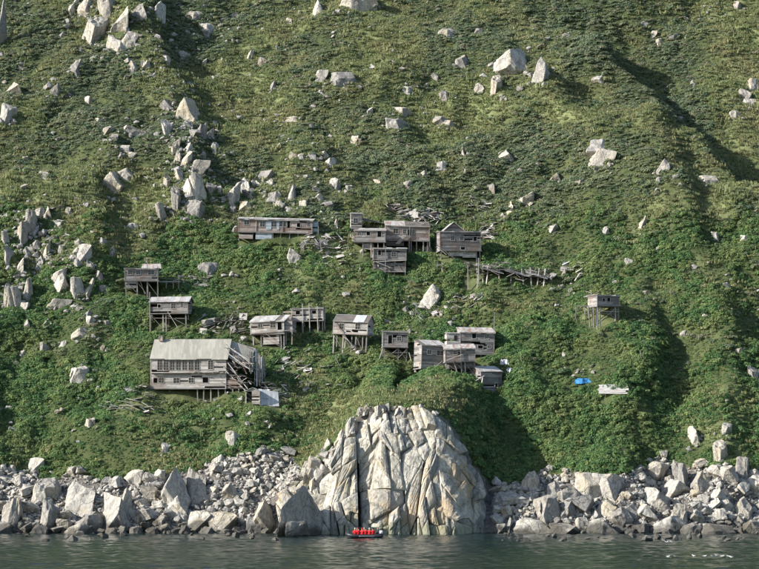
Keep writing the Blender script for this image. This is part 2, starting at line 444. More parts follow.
SPECS = [
 dict(n='schoolhouse', u0=151, u1=226, vt=358.5, vf=388, vfoot=396, depth=8.0, yaw=-5, roof='gable', vr=338.5, wall='wood_pale', rmat='felt', panel=2.4,
      win=[(157.5+i*6.27, 359.5, 162.2+i*6.27, 370.3, 'W') for i in range(7)] + [(208.5, 361, 213.4, 369.5, 'W'), (153.5, 378, 157.5, 383, 'o'), (159, 378, 164, 383, 'w'), (173.7, 378, 179.6, 383.2, 'w'), (189, 378, 194, 383, 'w'), (203, 377.5, 208.6, 383, 'o')],
      posts=[197.5, 204, 211, 218.5, 225.5], skip=('right',),
      label='large schoolhouse with pale green roof, tall window row and a collapsed right end'),
 dict(n='stilt_cabin', u0=125, u1=158, vt=268.5, vf=280, vfoot=296, depth=4.2, yaw=5, roof='shed', vr=266.5, wall='wood', rmat='tin',
      win=[(128, 270, 132, 274.5, 'w'), (136, 270, 140, 274.5, 'w'), (148, 269.8, 154, 274.6, 'w')], posts=[126, 137, 147, 157.5], brace=1,
      label='grey flat-topped cabin on tall stilts, uppermost of the two left of the school'),
 dict(n='stilt_cabin', u0=150, u1=188, vt=302, vf=313, vfoot=331, depth=4.4, yaw=-6, roof='gable', vr=296.5, wall='wood', rmat='tin',
      win=[(158, 304.5, 161, 308, 'o'), (171.5, 303.8, 176, 309, 'w'), (181, 304, 184, 308, 'w')], posts=[150.5, 163, 166, 186], brace=1,
      label='small grey cabin on stilts directly above the school roof'),
 dict(n='long_house', u0=238.5, u1=312, vt=218.8, vf=231, vfoot=239, depth=4.6, yaw=0, roof='shed', vr=214.8, wall='wood_warm', rmat='tin',
      win=[(244, 219.8, 249, 224.5, 'w'), (260, 220.3, 265, 226, 'w'), (271.5, 220.2, 276.5, 226, 'w'), (279.5, 220.2, 286, 225.6, 'w'), (287.3, 219.8, 290, 226, 'd'), (297, 221.5, 300.3, 225.7, 'o'), (307.5, 220.8, 310, 225, 'w')],
      posts=[273, 281, 290, 298.5, 307], label='long reddish-grey row house with many windows and a pale low roof'),
 dict(n='house', u0=354.5, u1=385, vt=230, vf=241, vfoot=257, depth=4.4, yaw=-3, roof='shed', vr=226.5, wall='wood', rmat='tin',
      win=[(366.5, 231.5, 370, 235.3, 'o'), (377.5, 230.5, 381.3, 236.5, 'd'), (357.5, 232, 361, 235.5, 'w')], posts=[363, 371, 378, 384],
      label='grey plank cabin on stilts, left of the cabin with the rust-striped roof'),
 dict(n='house', u0=385.8, u1=429, vt=225.5, vf=239.5, vfoot=253, depth=4.8, yaw=2, roof='shed', vr=219.5, wall='wood_warm', rmat='rusty',
      win=[(393.2, 228.3, 398, 233.2, 'w'), (403, 229, 406.2, 233.4, 'w'), (407.5, 229, 411, 235, 'o'), (412.5, 229, 414.6, 233, 'w')], posts=[409.5, 411.5, 416.8, 423.5, 428], nopanel=(0.45, 1.0),
      label='wide reddish cabin on posts with rust-striped roof at its left end'),
 dict(n='stilt_cabin', u0=373.5, u1=406, vt=248.3, vf=259, vfoot=275, depth=3.8, yaw=3, roof='shed', vr=245.4, wall='wood', rmat='white_sheet',
      win=[(378, 250, 381, 255, 'o'), (391.5, 251.8, 396, 256.5, 'w')], posts=[373.8, 385.5, 395, 405.5], brace=1, nopanel=(0.0, 0.38),
      label='two-level open timber cabin with white-edged roof, lowest of the middle cluster'),
 dict(n='house', u0=440.3, u1=481, vt=231.5, vf=250, vfoot=262, depth=5.2, yaw=9, roof='flat', vr=230.5, wall='wood', rmat='tin',
      win=[(451, 235.8, 454.8, 240.2, 'w'), (460.3, 235.8, 464, 240, 'w'), (473.8, 236.4, 477.3, 240.8, 'o'), (461, 246.8, 465.3, 249.6, 'o')], posts=[441.5, 477, 480.3],
      label='tall blue-grey house with a dark gable peak behind its flat front'),
 dict(n='cabin', u0=251, u1=284, vt=322, vf=334, vfoot=346, depth=4.2, yaw=-10, roof='shed', vr=315.5, wall='wood_pale', rmat='tin',
      win=[(258.5, 324.6, 263, 328.4, 'w'), (270.8, 322.8, 276, 328.6, 'w'), (278, 323.2, 282.2, 330, 'd')], posts=[253, 261, 281, 284], brace=1,
      label='pale two-level plank cabin just above the right end of the school'),
 dict(n='cabin', u0=292, u1=323, vt=309, vf=320.8, vfoot=331, depth=3.4, yaw=-6, roof='flat', vr=308, wall='wood_pale', rmat='tin',
      win=[(296, 311, 300.3, 314.8, 'o'), (312.5, 311.3, 316.5, 314.6, 'o')], posts=[293, 302, 309.5, 317.5, 322.5],
      label='low whitish shed on dark posts above and right of the school'),
 dict(n='stilt_cabin', u0=333.3, u1=367, vt=320.8, vf=333, vfoot=351, depth=4.4, yaw=-13, roof='gable', vr=314, wall='wood_pale', rmat='white_sheet',
      win=[(339.3, 323, 343.6, 328.6, 'w'), (355.3, 322.3, 360, 328.3, 'w')], posts=[333.8, 343.2, 352, 356, 362.8, 366.6], nopanel=(0.0, 0.42), brace=1,
      label='bright pale cabin on long stilts left of the small square cabin'),
 dict(n='stilt_cabin', u0=383, u1=407.3, vt=331.3, vf=346.5, vfoot=361, depth=3.6, yaw=3, roof='flat', vr=330.6, wall='wood', rmat='tin',
      win=[(388, 335, 392, 343.5, 'd'), (397, 336, 401, 340.5, 'w')], posts=[384.5, 398.5, 407], brace=2, label='small square cabin on cross-braced stilts above the sea cliff'),
 dict(n='house', u0=421.5, u1=445, vt=345, vf=367.5, vfoot=370, depth=4.8, yaw=14, roof='shed', vr=338.5, wall='wood', rmat='tin',
      win=[(426.8, 349.6, 431, 353.8, 'w'), (436.5, 350, 443, 354.5, 'w')], posts=[], label='tall shaded grey house with pale ribbed roof, left of the rusty-roofed one'),
 dict(n='house', u0=445.8, u1=475, vt=349.3, vf=361.5, vfoot=374, depth=3.2, yaw=4, roof='shed', vr=344.8, wall='wood', rmat='rusty',
      win=[(453.5, 350.8, 457.3, 354.8, 'w'), (463, 351, 466, 354.6, 'w')], posts=[446.5, 456, 465, 474.5], brace=1, label='low grey house with rust-streaked roof wedged between two taller ones'),
 dict(n='house', u0=460.5, u1=494, vt=332.5, vf=353.3, vfoot=359, depth=4.6, yaw=5, roof='shed', vr=326, wall='wood', rmat='rusty',
      win=[(472, 333.4, 476, 338.4, 'o'), (484.8, 334, 488.8, 338.5, 'w'), (478, 345, 483, 348.4, 'o'), (487.5, 345, 491, 348, 'w')], posts=[481, 486.5, 493],
      label='tall grey house with streaked pale roof behind the rusty-roofed one'),
 dict(n='cabin', u0=481.5, u1=502, vt=371.5, vf=392.5, vfoot=395, depth=4.2, yaw=30, roof='gable', vr=366, wall='wood', rmat='tin',
      win=[(495.5, 383.5, 498, 387, 'o')], posts=[], label='small grey cabin with sunlit left gable, lowest of the village on the right'),
 dict(n='stilt_cabin', u0=597.5, u1=619.5, vt=295.4, vf=305.3, vfoot=327, depth=3.6, yaw=20, roof='flat', vr=294.6, wall='wood', rmat='drift_roof',
      win=[(603, 298, 605, 301.5, 'o'), (607.5, 297.5, 610.5, 301.2, 'o')], posts=[598, 600.5, 616.5, 619.3], brace=2, label='lone cabin on tall braced stilts on the right slope'),
]
M['drift_roof'] = M['drift']
for sp in SPECS:
    sp['yaw'] = R(sp['yaw'])
    sp['A'], sp['yF'], sp['s'], sp['w'] = house_frame(sp['u0'], sp['u1'], sp['vf'], sp['vfoot'], sp['depth'], sp['yaw'])
sc = SPECS[0]     # the school's fallen right end keeps its own footprint
ux = Vector((math.cos(sc['yaw']), math.sin(sc['yaw']), 0)); uy = Vector((-math.sin(sc['yaw']), math.cos(sc['yaw']), 0))
CARVE.append((sc['A'] + ux * sc['w'], ux, uy, 6.0, 8.0, sc['A'].z - 0.4))

# ------------------------------------------------------------------ hillside mesh
def carve(x, y, z):
    for (A, ux, uy, w, d, fz) in CARVE:
        lx = (x - A.x) * ux.x + (y - A.y) * ux.y; ly = (x - A.x) * uy.x + (y - A.y) * uy.y
        inside = (lx > -0.3) & (lx < w + 0.3) & (ly > -0.2) & (ly < d + 0.3)
        z = np.where(inside, np.minimum(z, fz), z)
    return z
def in_house(x, y, m=0.45):
    r = np.zeros(np.shape(x), bool)
    for (A, ux, uy, w, d, fz) in CARVE:
        lx = (x - A.x) * ux.x + (y - A.y) * ux.y; ly = (x - A.x) * uy.x + (y - A.y) * uy.y
        r |= (lx > -m) & (lx < w + m) & (ly > -0.5) & (ly < d + m)
    return r
RUB_U = [-80, 0, 60, 110, 160, 200, 232, 262, 288, 305, 330, 350, 362, 430, 446, 470, 488, 500, 530, 570, 610, 640, 665, 690, 720, 759, 850]
RUB_V = [466, 472, 476, 478, 474, 466, 455, 447, 450, 472, 454, 432, 408, 408, 421, 448, 482, 482, 477, 473, 479, 472, 458, 466, 470, 475, 473]
def rubble_mask(x, y, z):
    """1 where bare rock shows: the boulder shore and the cliff"""
    u, v = project(x, y, z)
    lim = np.interp(u, RUB_U, RUB_V) + 9 * fbm(x / 3.5, y / 3.5, 31, 2)
    return sstep(-3, 4, v - lim)
PATCH = [  # grassy patches in the photo: u, v, ru, rv, weight
 (228, 118, 40, 34, 1.0), (255, 120, 30, 24, 1.0), (385, 40, 60, 50, .55), (205, 80, 40, 28, .7), (392, 402, 46, 10, 3.0), (330, 425, 26, 18, 1.0), (300, 405, 40, 20, .5), (600, 100, 45, 30, .45), (565, 112, 30, 14, .8),
 (745, 60, 30, 80, 2.0), (700, 200, 50, 30, .6), (500, 20, 60, 24, .5), (545, 90, 30, 20, .7), (640, 308, 110, 7, .8), (630, 390, 120, 7, .5), (120, 210, 50, 40, .5), (60, 190, 50, 20, .5), (690, 415, 50, 25, .6), (600, 262, 80, 10, .5), (40, 250, 60, 30, .45), (150, 110, 60, 30, .4), (460, 110, 60, 40, .35)]
def grassy(x, y, z):
    u, v = project(x, y, z); g = fbm(x / 11, y / 13, 71, 3) * 1.1 + .08 * (1 - sstep(170, 240, v))
    for (a, b, c, d, w) in PATCH: g = g + w * np.exp(-(((u - a) / c) ** 2 + ((v - b) / d) ** 2))
    return g
def grid_mesh(name, xs, ys, parent=None):
    X, Y = np.meshgrid(xs, ys)
    Z = carve(X, Y, H(X, Y)); cov = rubble_mask(X, Y, Z)
    n, mm = X.shape
    me = bpy.data.meshes.new(name)
    me.vertices.add(n * mm)
    me.vertices.foreach_set('co', np.stack([X, Y, Z], -1).astype(np.float32).ravel())
    i = np.arange(n * mm).reshape(n, mm)
    q = np.stack([i[:-1, :-1], i[:-1, 1:], i[1:, 1:], i[1:, :-1]], -1).reshape(-1, 4)
    me.loops.add(q.size); me.loops.foreach_set('vertex_index', q.ravel().astype(np.int32))
    me.polygons.add(len(q)); me.polygons.foreach_set('loop_start', np.arange(0, q.size, 4, dtype=np.int32))
    me.update(calc_edges=True)
    a = me.color_attributes.new('cover', 'FLOAT_COLOR', 'POINT')
    c = np.ones((n * mm, 4), np.float32); c[:, 0] = cov.ravel(); c[:, 1] = np.clip(grassy(X, Y, Z).ravel() * 1.5 - .25, 0, 1); c[:, 2] = 0
    a.data.foreach_set('color', c.ravel())
    me.polygons.foreach_set('use_smooth', [True] * len(me.polygons))
    me.materials.append(M['ground'])
    return link(bpy.data.objects.new(name, me), parent)
xs = np.concatenate([np.arange(-190, -96, 4.0), np.arange(-96, 96.01, 0.45), np.arange(100, 191, 4.0)])
ys = np.concatenate([np.arange(-40, -14, 3.0), np.arange(-12.0, 178, 0.45), np.arange(180, 330, 5.0)])
hill = grid_mesh('hillside_terrain', xs, ys)
tag(hill, 'steep green island hillside rising from the rocky shore', kind='structure')

# ------------------------------------------------------------------ sea
def spread_axis(lo, hi, step, far0, far1):
    mid = np.arange(lo, hi, step); a = lo - np.geomspace(step, lo - far0, 26)[::-1]; b = hi + np.geomspace(step, far1 - hi, 26)
    return np.concatenate([a, mid, b])
sxs, sys_ = spread_axis(-62, 62, .34, -700, 700), spread_axis(-122, 2, .27, -900, 60)
SX, SY = np.meshgrid(sxs, sys_); SZ = np.zeros_like(SX)
wr = np.random.default_rng(4)
for k in range(22):
    lam = 1.1 * 4.6 ** wr.random(); an = wr.normal(-1.1, .75); kk = 2 * math.pi / lam
    ph = kk * (SX * math.cos(an) + SY * math.sin(an)) + wr.uniform(0, 6.28)
    SZ += 0.034 / kk * (np.sin(ph) + .25 * np.sin(2 * ph + 1)) * (.6 + .8 * vnoise(SX / 9 + k, SY / 13, 60 + k))
damp = (1 - sstep(60, 75, np.abs(SX))) * sstep(-140, -118, SY) * (1 - sstep(-1, 8, SY) * .5)
SZ *= damp
nY, nX = SX.shape
me = bpy.data.meshes.new('sea_water'); me.vertices.add(nX * nY)
me.vertices.foreach_set('co', np.stack([SX, SY, SZ], -1).astype(np.float32).ravel())
ii = np.arange(nX * nY).reshape(nY, nX); qd = np.stack([ii[:-1, :-1], ii[:-1, 1:], ii[1:, 1:], ii[1:, :-1]], -1).reshape(-1, 4)
me.loops.add(qd.size); me.loops.foreach_set('vertex_index', qd.ravel().astype(np.int32))
me.polygons.add(len(qd)); me.polygons.foreach_set('loop_start', np.arange(0, qd.size, 4, dtype=np.int32)); me.update(calc_edges=True)
me.polygons.foreach_set('use_smooth', [True] * len(me.polygons)); me.materials.append(M['water'])
sea = link(bpy.data.objects.new('sea_water', me))
tag(sea, 'dark green-grey sea with small ripples in front of the shore', kind='structure')

# ------------------------------------------------------------------ rocks
def rock_mesh(name, seed, kind, material, sub=2, rough=0.06):
    rnd = random.Random(seed)
    bm = bmesh.new(); bmesh.ops.create_cube(bm, size=3.0)
    nc = {'round': 24, 'wedge': 11, 'block': 12, 'slab': 12, 'column': 12}[kind]
    for q in range(nc):
        n = Vector((rnd.gauss(0, 1), rnd.gauss(0, 1), rnd.gauss(0, 1)))
        if kind == 'column': n.z *= 0.35
        if kind == 'slab': n.z *= (0.3 if q % 3 else 2.5)
        n.normalize()
        d = rnd.uniform(0.62, 1.0)
        if kind == 'round': d = rnd.uniform(0.82, 0.98)
        if kind == 'wedge' and q < 2: n = Vector(((-1, 1)[q] * rnd.uniform(.5, .95), rnd.uniform(-.6, .2), rnd.uniform(.35, .7))).normalized(); d = (rnd.uniform(.25, .45), rnd.uniform(.55, .8))[(q + seed) % 2]
        if kind == 'column' and q == 0: n = Vector((rnd.uniform(-.9, .9), rnd.uniform(-.7, .3), 1)).normalized(); d = .8
        g = bmesh.ops.bisect_plane(bm, geom=bm.verts[:] + bm.edges[:] + bm.faces[:], plane_co=n * d, plane_no=n, clear_outer=True)
        cut = [e for e in g['geom_cut'] if isinstance(e, bmesh.types.BMEdge)]
        if cut:
            try: bmesh.ops.contextual_create(bm, geom=cut)
            except Exception: pass
    bmesh.ops.remove_doubles(bm, verts=bm.verts[:], dist=0.04)
    co = np.array([v.co[:] for v in bm.verts]); lo, hi = co.min(0), co.max(0)
    for v in bm.verts: v.co = Vector(((v.co[k] - (lo[k] + hi[k]) / 2) / (hi[k] - lo[k]) * 2 for k in range(3)))
    bmesh.ops.bevel(bm, geom=bm.edges[:], offset=0.14 if kind == 'round' else 0.085, segments=2, profile=0.6, affect='EDGES', clamp_overlap=True)
    bmesh.ops.triangulate(bm, faces=bm.faces[:])
    for k in range(sub):
        lg = [e for e in bm.edges if e.calc_length() > (0.5, 0.28)[min(k, 1)]]
        if lg: bmesh.ops.subdivide_edges(bm, edges=lg, cuts=1); bmesh.ops.triangulate(bm, faces=bm.faces[:])
    off = Vector((seed * 3.7, seed * 1.3, 0))
    bm.normal_update()
    for v in bm.verts:
        k = mnoise.noise(v.co * 1.3 + off) * 1.8 + mnoise.noise(v.co * 3.7 + off) * 1.0 - 0.9 * max(0, 0.25 - abs(mnoise.noise(v.co * 1.6 - off))) * 4 * 0.5
        v.co += v.normal * k * rough
    me = bpy.data.meshes.new(name); bm.to_mesh(me); bm.free()
    me.materials.append(material)
    return me
ROCKS = {k: [rock_mesh('rock_' + k, i * 13 + j * 101 + 5, k, M['rock']) for i in range(n)] for j, (k, n) in enumerate((('block', 14), ('slab', 9), ('column', 11), ('round', 9), ('wedge', 11)))}

def place_rock(name, p, dims, kind, rz=None, tilt=0.15, mesh=None, parent=None, up=None):
    o = bpy.data.objects.new(name, mesh or random.choice(ROCKS[kind])); link(o, parent)
    o.location = p
    o.rotation_euler = (random.uniform(-tilt, tilt), random.uniform(-tilt, tilt), random.uniform(-0.5, 0.5) if rz is None else rz)
    o.scale = (dims[0] / 2, dims[1] / 2, dims[2] / 2)
    return o
def px_rock(u0, v0, u1, v1, kind, label=None, group=None, rz=None, lean=0.0, name='boulder', deep=None):
    uc = (u0 + u1) / 2; hh = v1 - v0; ww = u1 - u0
    g = hit(uc, v1 - 0.18 * hh); s = mpp(g.y)
    dz = hh * s * 1.9; dx = ww * s * 1.18; dy = deep or (0.5 * (dx + dz) * {'slab': 0.8, 'column': 0.8}.get(kind, 0.95))
    dy = min(dy, 1.5 * min(dx, dz) + 0.6)
    c = at_y(uc, (v0 + v1) / 2 + 0.44 * hh, g.y + 0.15 * dy)
    FRAG.append((u0, v0, u1, v1))
    o = place_rock(name, c, (dx, dy, dz), kind, rz=random.uniform(-0.3, 0.3) if rz is None else rz, tilt=0.1)
    o.rotation_euler[1] += lean
    BARE.append((c.x, c.y - 0.2 * dy, 0.24 * dx))
    tag(o, label, 'rock', group)
    return o

FRAG = []
HILLROCKS = [   # notable rocks on the slope, one label each
 (-6, 0, 5, 52, 'column', 'tall pale rock cut off by the left edge at the top'),
 (78, 15, 92, 44, 'wedge', 'leaning pale slab, left half of the pair in the top left outcrop'),
 (88, 14, 104, 46, 'column', 'large leaning pale slab in the middle of the top left outcrop'),
 (112, 5, 133, 34, 'wedge', 'biggest pale leaning rock of the top left outcrop, shadow on its right'),
 (100, -4, 119, 17, 'block', 'angular pale rock at the top edge of the top left outcrop'),
 (107, 35, 127, 50, 'block', 'grey block below the biggest leaning rock of the top left outcrop'),
 (121, 31, 136, 48, 'slab', 'grey slab leaning at the lower right foot of the top left outcrop'),
 (133, 2, 147, 20, 'wedge', 'dark leaning rock beside the shadow in the top left outcrop'),
 (150, -2, 165, 19, 'column', 'shaded leaning column right of the top left outcrop'),
 (67, -4, 78, 15, 'column', 'shaded rock at the top edge, leftmost of the top left outcrop'),
 (79, -3, 95, 13, 'block', 'grey rock at the top edge, second from the left in the top left outcrop'),
 (70, 58, 84, 74, 'block', 'single squarish boulder below the top left outcrop'),
 (4, 82, 27, 97, 'wedge', 'pale wedge of rock near the left edge of the upper slope'),
 (-2, 103, 18, 122, 'block', 'pale boulder touching the left edge of the upper slope'),
 (198, 19, 215, 34, 'block', 'squarish pale boulder right of the top left outcrop'),
 (225, 7, 243, 19, 'wedge', 'pointed pale boulder high on the upper left slope'),
 (305, -2, 326, 16, 'wedge', 'pale rock at the top edge left of the middle'),
 (340, -3, 376, 10, 'slab', 'long grey ledge at the top edge near the middle'),
 (102, 171, 124, 188, 'wedge', 'large smooth pale boulder alone on the left slope'),
 (117, 166, 132, 177, 'round', 'grey boulder touching the large smooth one on the left slope'),
 (123, 127, 146, 135, 'slab', 'flat pale slab above the large smooth boulder on the left slope'),
 (160, 97, 180, 110, 'wedge', 'upper left rock of the broken column outcrop'),
 (178, 97, 200, 122, 'wedge', 'broad pale top rock of the broken column outcrop'),
 (165, 117, 174, 137, 'column', 'thin upright slab on the left of the broken column outcrop'),
 (170, 135, 179, 153, 'column', 'leaning thin slab in the middle of the broken column outcrop'),
 (195, 124, 207, 141, 'column', 'upright slab on the right of the broken column outcrop'),
 (282, 183, 298, 201, 'wedge', 'pale pointed boulder above the right end of the long house'),
 (225, 180, 238, 204, 'column', 'upright grey rock above the left end of the long house'),
 (240, 178, 251, 192, 'round', 'rounded pale rock above the left end of the long house'),
 (495, 48, 528, 72, 'round', 'largest rounded pale boulder high on the upper middle slope'),
 (528, 57, 550, 81, 'wedge', 'pyramid-shaped pale boulder right of the largest rounded one'),
 (491, 74, 502, 94, 'column', 'thin tilted sliver of rock below the largest rounded boulder'),
 (474, 83, 484, 92, 'round', 'small round boulder left of the thin tilted sliver'),
 (586, 136, 609, 152, 'block', 'upper block of the big split rock on the right slope'),
 (590, 149, 612, 166, 'block', 'lower block of the big split rock on the right slope'),
 (440, 28, 458, 38, 'slab', 'flat pale rock near the top right of the middle'),
 (387, 119, 411, 127, 'slab', 'flat long rock, lower of two on the middle upper slope'),
 (390, 107, 413, 114, 'slab', 'flat long rock, upper of two on the middle upper slope'),
 (433, 116, 448, 124, 'block', 'grey block right of the two flat long rocks'),
 (457, 142, 470, 157, 'wedge', 'pale angular boulder on the middle slope above the village'),
 (500, 148, 521, 161, 'wedge', 'pale wedge pointing left on the middle slope'),
 (548, 172, 562, 183, 'wedge', 'pale boulder left of and below the big split rock'),
 (515, 192, 535, 204, 'block', 'bright angular boulder on the slope above the tall gabled house'),
 (500, 200, 514, 216, 'wedge', 'upright pale boulder above and right of the tall gabled house'),
 (650, 158, 668, 174, 'wedge', 'pale leaning rock on the right slope beyond the big split rock'),
 (699, 175, 718, 185, 'slab', 'reddish flat rock far up the right slope'),
 (332, 72, 355, 83, 'slab', 'grey flat rock on the upper slope left of the middle'),
 (43, 239, 50, 259, 'column', 'slim pale pillar standing in the left outcrop'),
 (68, 247, 80, 262, 'column', 'left half of the split block in the left outcrop'),
 (79, 244, 93, 261, 'block', 'right half of the split block in the left outcrop'),
 (50, 264, 63, 282, 'column', 'upper leaning slab in the middle of the left outcrop'),
 (50, 272, 70, 290, 'wedge', 'lower broad slab in the middle of the left outcrop'),
 (71, 278, 84, 297, 'column', 'left one of two upright slabs on the right of the left outcrop'),
 (82, 278, 93, 298, 'column', 'right one of two upright slabs on the right of the left outcrop'),
 (48, 299, 69, 308, 'block', 'long squared block below the left outcrop'),
 (3, 283, 11, 311, 'column', 'leftmost of the tall rock columns at the left edge'),
 (10, 287, 17, 311, 'column', 'second of the tall rock columns at the left edge'),
 (16, 286, 23, 311, 'column', 'third of the tall rock columns at the left edge'),
 (22, 280, 29, 306, 'column', 'fourth of the tall rock columns at the left edge'),
 (27, 279, 33, 300, 'column', 'rightmost of the tall rock columns at the left edge'),
 (11, 257, 22, 280, 'column', 'brownish pillar above the tall columns at the left edge'),
 (5, 244, 12, 267, 'column', 'thin upright slab above the tall columns at the left edge'),
 (17, 221, 29, 246, 'column', 'rough upright rock near the top of the left outcrop'),
 (26, 211, 36, 233, 'column', 'broken column at the top of the left outcrop'),
 (72, 327, 91, 338, 'round', 'smooth pale boulder on the left slope below the columns'),
 (70, 366, 91, 382, 'round', 'low boulder with grassy top left of the school'),
 (413, 284, 439, 309, 'block', 'large pale leaning boulder between the two halves of the village'),
 (226, 432, 241, 444, 'block', 'pale block at the upper edge of the rubble left of the cliff'),
 (687, 426, 701, 444, 'wedge', 'reddish-streaked rock in the greenery above the right shore'),
 (721, 422, 731, 434, 'column', 'grey upright rock in the greenery above the right shore'),
 (288, 249, 301, 261, 'slab', 'tilted pale slab below the long house'),
 (200, 262, 223, 275, 'slab', 'flat pale broken rocks right of the uppermost left cabin'),
]
for (u0, v0, u1, v1, k, lab) in HILLROCKS:
    px_rock(u0, v0, u1, v1, k, lab, name='hillside_boulder' if k != 'column' else 'standing_rock', lean=random.uniform(-.12, .12) + (0.25 if 'leaning' in lab else 0))

MIDROCKS = {   # smaller ones that the photo does not tell apart, by place
 'small pale rock in the upper left heath': [(188,11,204,19),(160,52,170,63),(178,50,190,60),(201,58,207,64),(246,50,253,61),(258,57,267,65),(286,17,292,24),(269,80,279,90),(50,82,60,96),(64,92,75,98),(85,96,93,103),(95,118,102,123),(104,126,115,133),(118,145,130,151),(39,170,49,178),(22,156,28,161),(150,72,158,78),(142,60,150,68),(128,60,137,72),(18,62,26,68),(110,134,118,140),(128,152,136,158)],
 'small pale rock on the grassy upper middle slope': [(315,70,326,82),(318,88,328,95),(310,100,317,106),(285,115,299,122),(363,107,373,115),(350,136,359,143),(403,86,415,92),(431,73,440,79),(440,90,452,100),(442,120,455,128),(455,55,470,66),(472,28,486,33),(325,157,336,166),(404,180,415,187),(435,160,446,169),(330,218,339,227),(290,152,298,158),(298,153,306,158),(308,152,318,158),(320,151,328,157),(487,184,497,194),(375,178,382,184),(420,170,428,176),(330,178,340,190),(345,185,352,191)],
 'small pale rock in the scrub of the upper right slope': [(562,32,571,38),(592,75,606,81),(650,31,656,38),(656,38,663,45),(668,33,679,38),(733,1,742,9),(730,110,742,117),(676,116,685,121),(745,78,759,90),(738,88,750,100),(742,98,757,106),(550,224,559,231),(602,226,609,234),(638,216,646,230),(640,20,650,26),(575,180,583,186),(712,232,722,240),(690,80,697,85)],
 'grey rock at the broken column outcrop foot': [(180,150,190,166),(171,150,181,162),(190,160,207,173),(157,203,166,220),(172,185,182,211),(187,200,206,216),(190,175,205,200),(183,178,196,198),(205,128,214,140),(212,142,220,152),(196,150,205,160),(186,142,194,152),(175,168,184,182),(208,182,216,194),(164,172,172,186)],
 'pale rock in the row above the long house roof': [(214,185,222,193),(265,178,275,187),(266,190,280,201),(247,190,256,200),(228,203,237,211),(240,201,252,210),(300,200,309,208),(253,180,262,187),(275,200,284,208),(315,193,324,201),(285,206,293,212)],
 'small grey rock around the left outcrop': [(35,208,44,217),(44,206,54,218),(87,258,96,271),(108,246,115,255),(19,303,29,313),(97,285,111,290),(55,222,63,230),(62,232,70,241),(33,240,41,250),(36,256,44,268),(30,225,38,236),(65,207,74,214),(2,232,9,243),(24,246,32,258),(95,270,103,280),(100,238,107,245),(58,245,66,252)],
 'small stone in the shrubs below the left outcrop': [(85,310,96,317),(86,316,95,323),(25,318,34,328),(40,343,48,353),(18,350,27,356),(60,340,67,346),(45,372,52,378),(100,345,107,350),(86,418,95,427),(30,458,45,471),(163,442,170,453),(104,320,110,325)],
 'small stone in the shrubs of the right slope': [(748,365,760,381),(660,372,668,377),(680,330,688,335),(560,352,567,357),(640,290,650,295),(700,312,709,317),(735,348,742,353),(560,268,566,279),(690,264,697,269),(740,235,750,242),(655,246,662,252),(625,258,633,263)],
}
for lab, boxes in MIDROCKS.items():
    for bx in boxes:
        k = random.choice(['block', 'wedge', 'slab', 'round', 'block']) if (bx[3] - bx[1]) < 1.3 * (bx[2] - bx[0]) else 'column'
        px_rock(*bx, k, lab, lab.replace('small ', '').replace('rock', 'rocks', 1).replace('stone', 'stones', 1), name='hillside_rock')

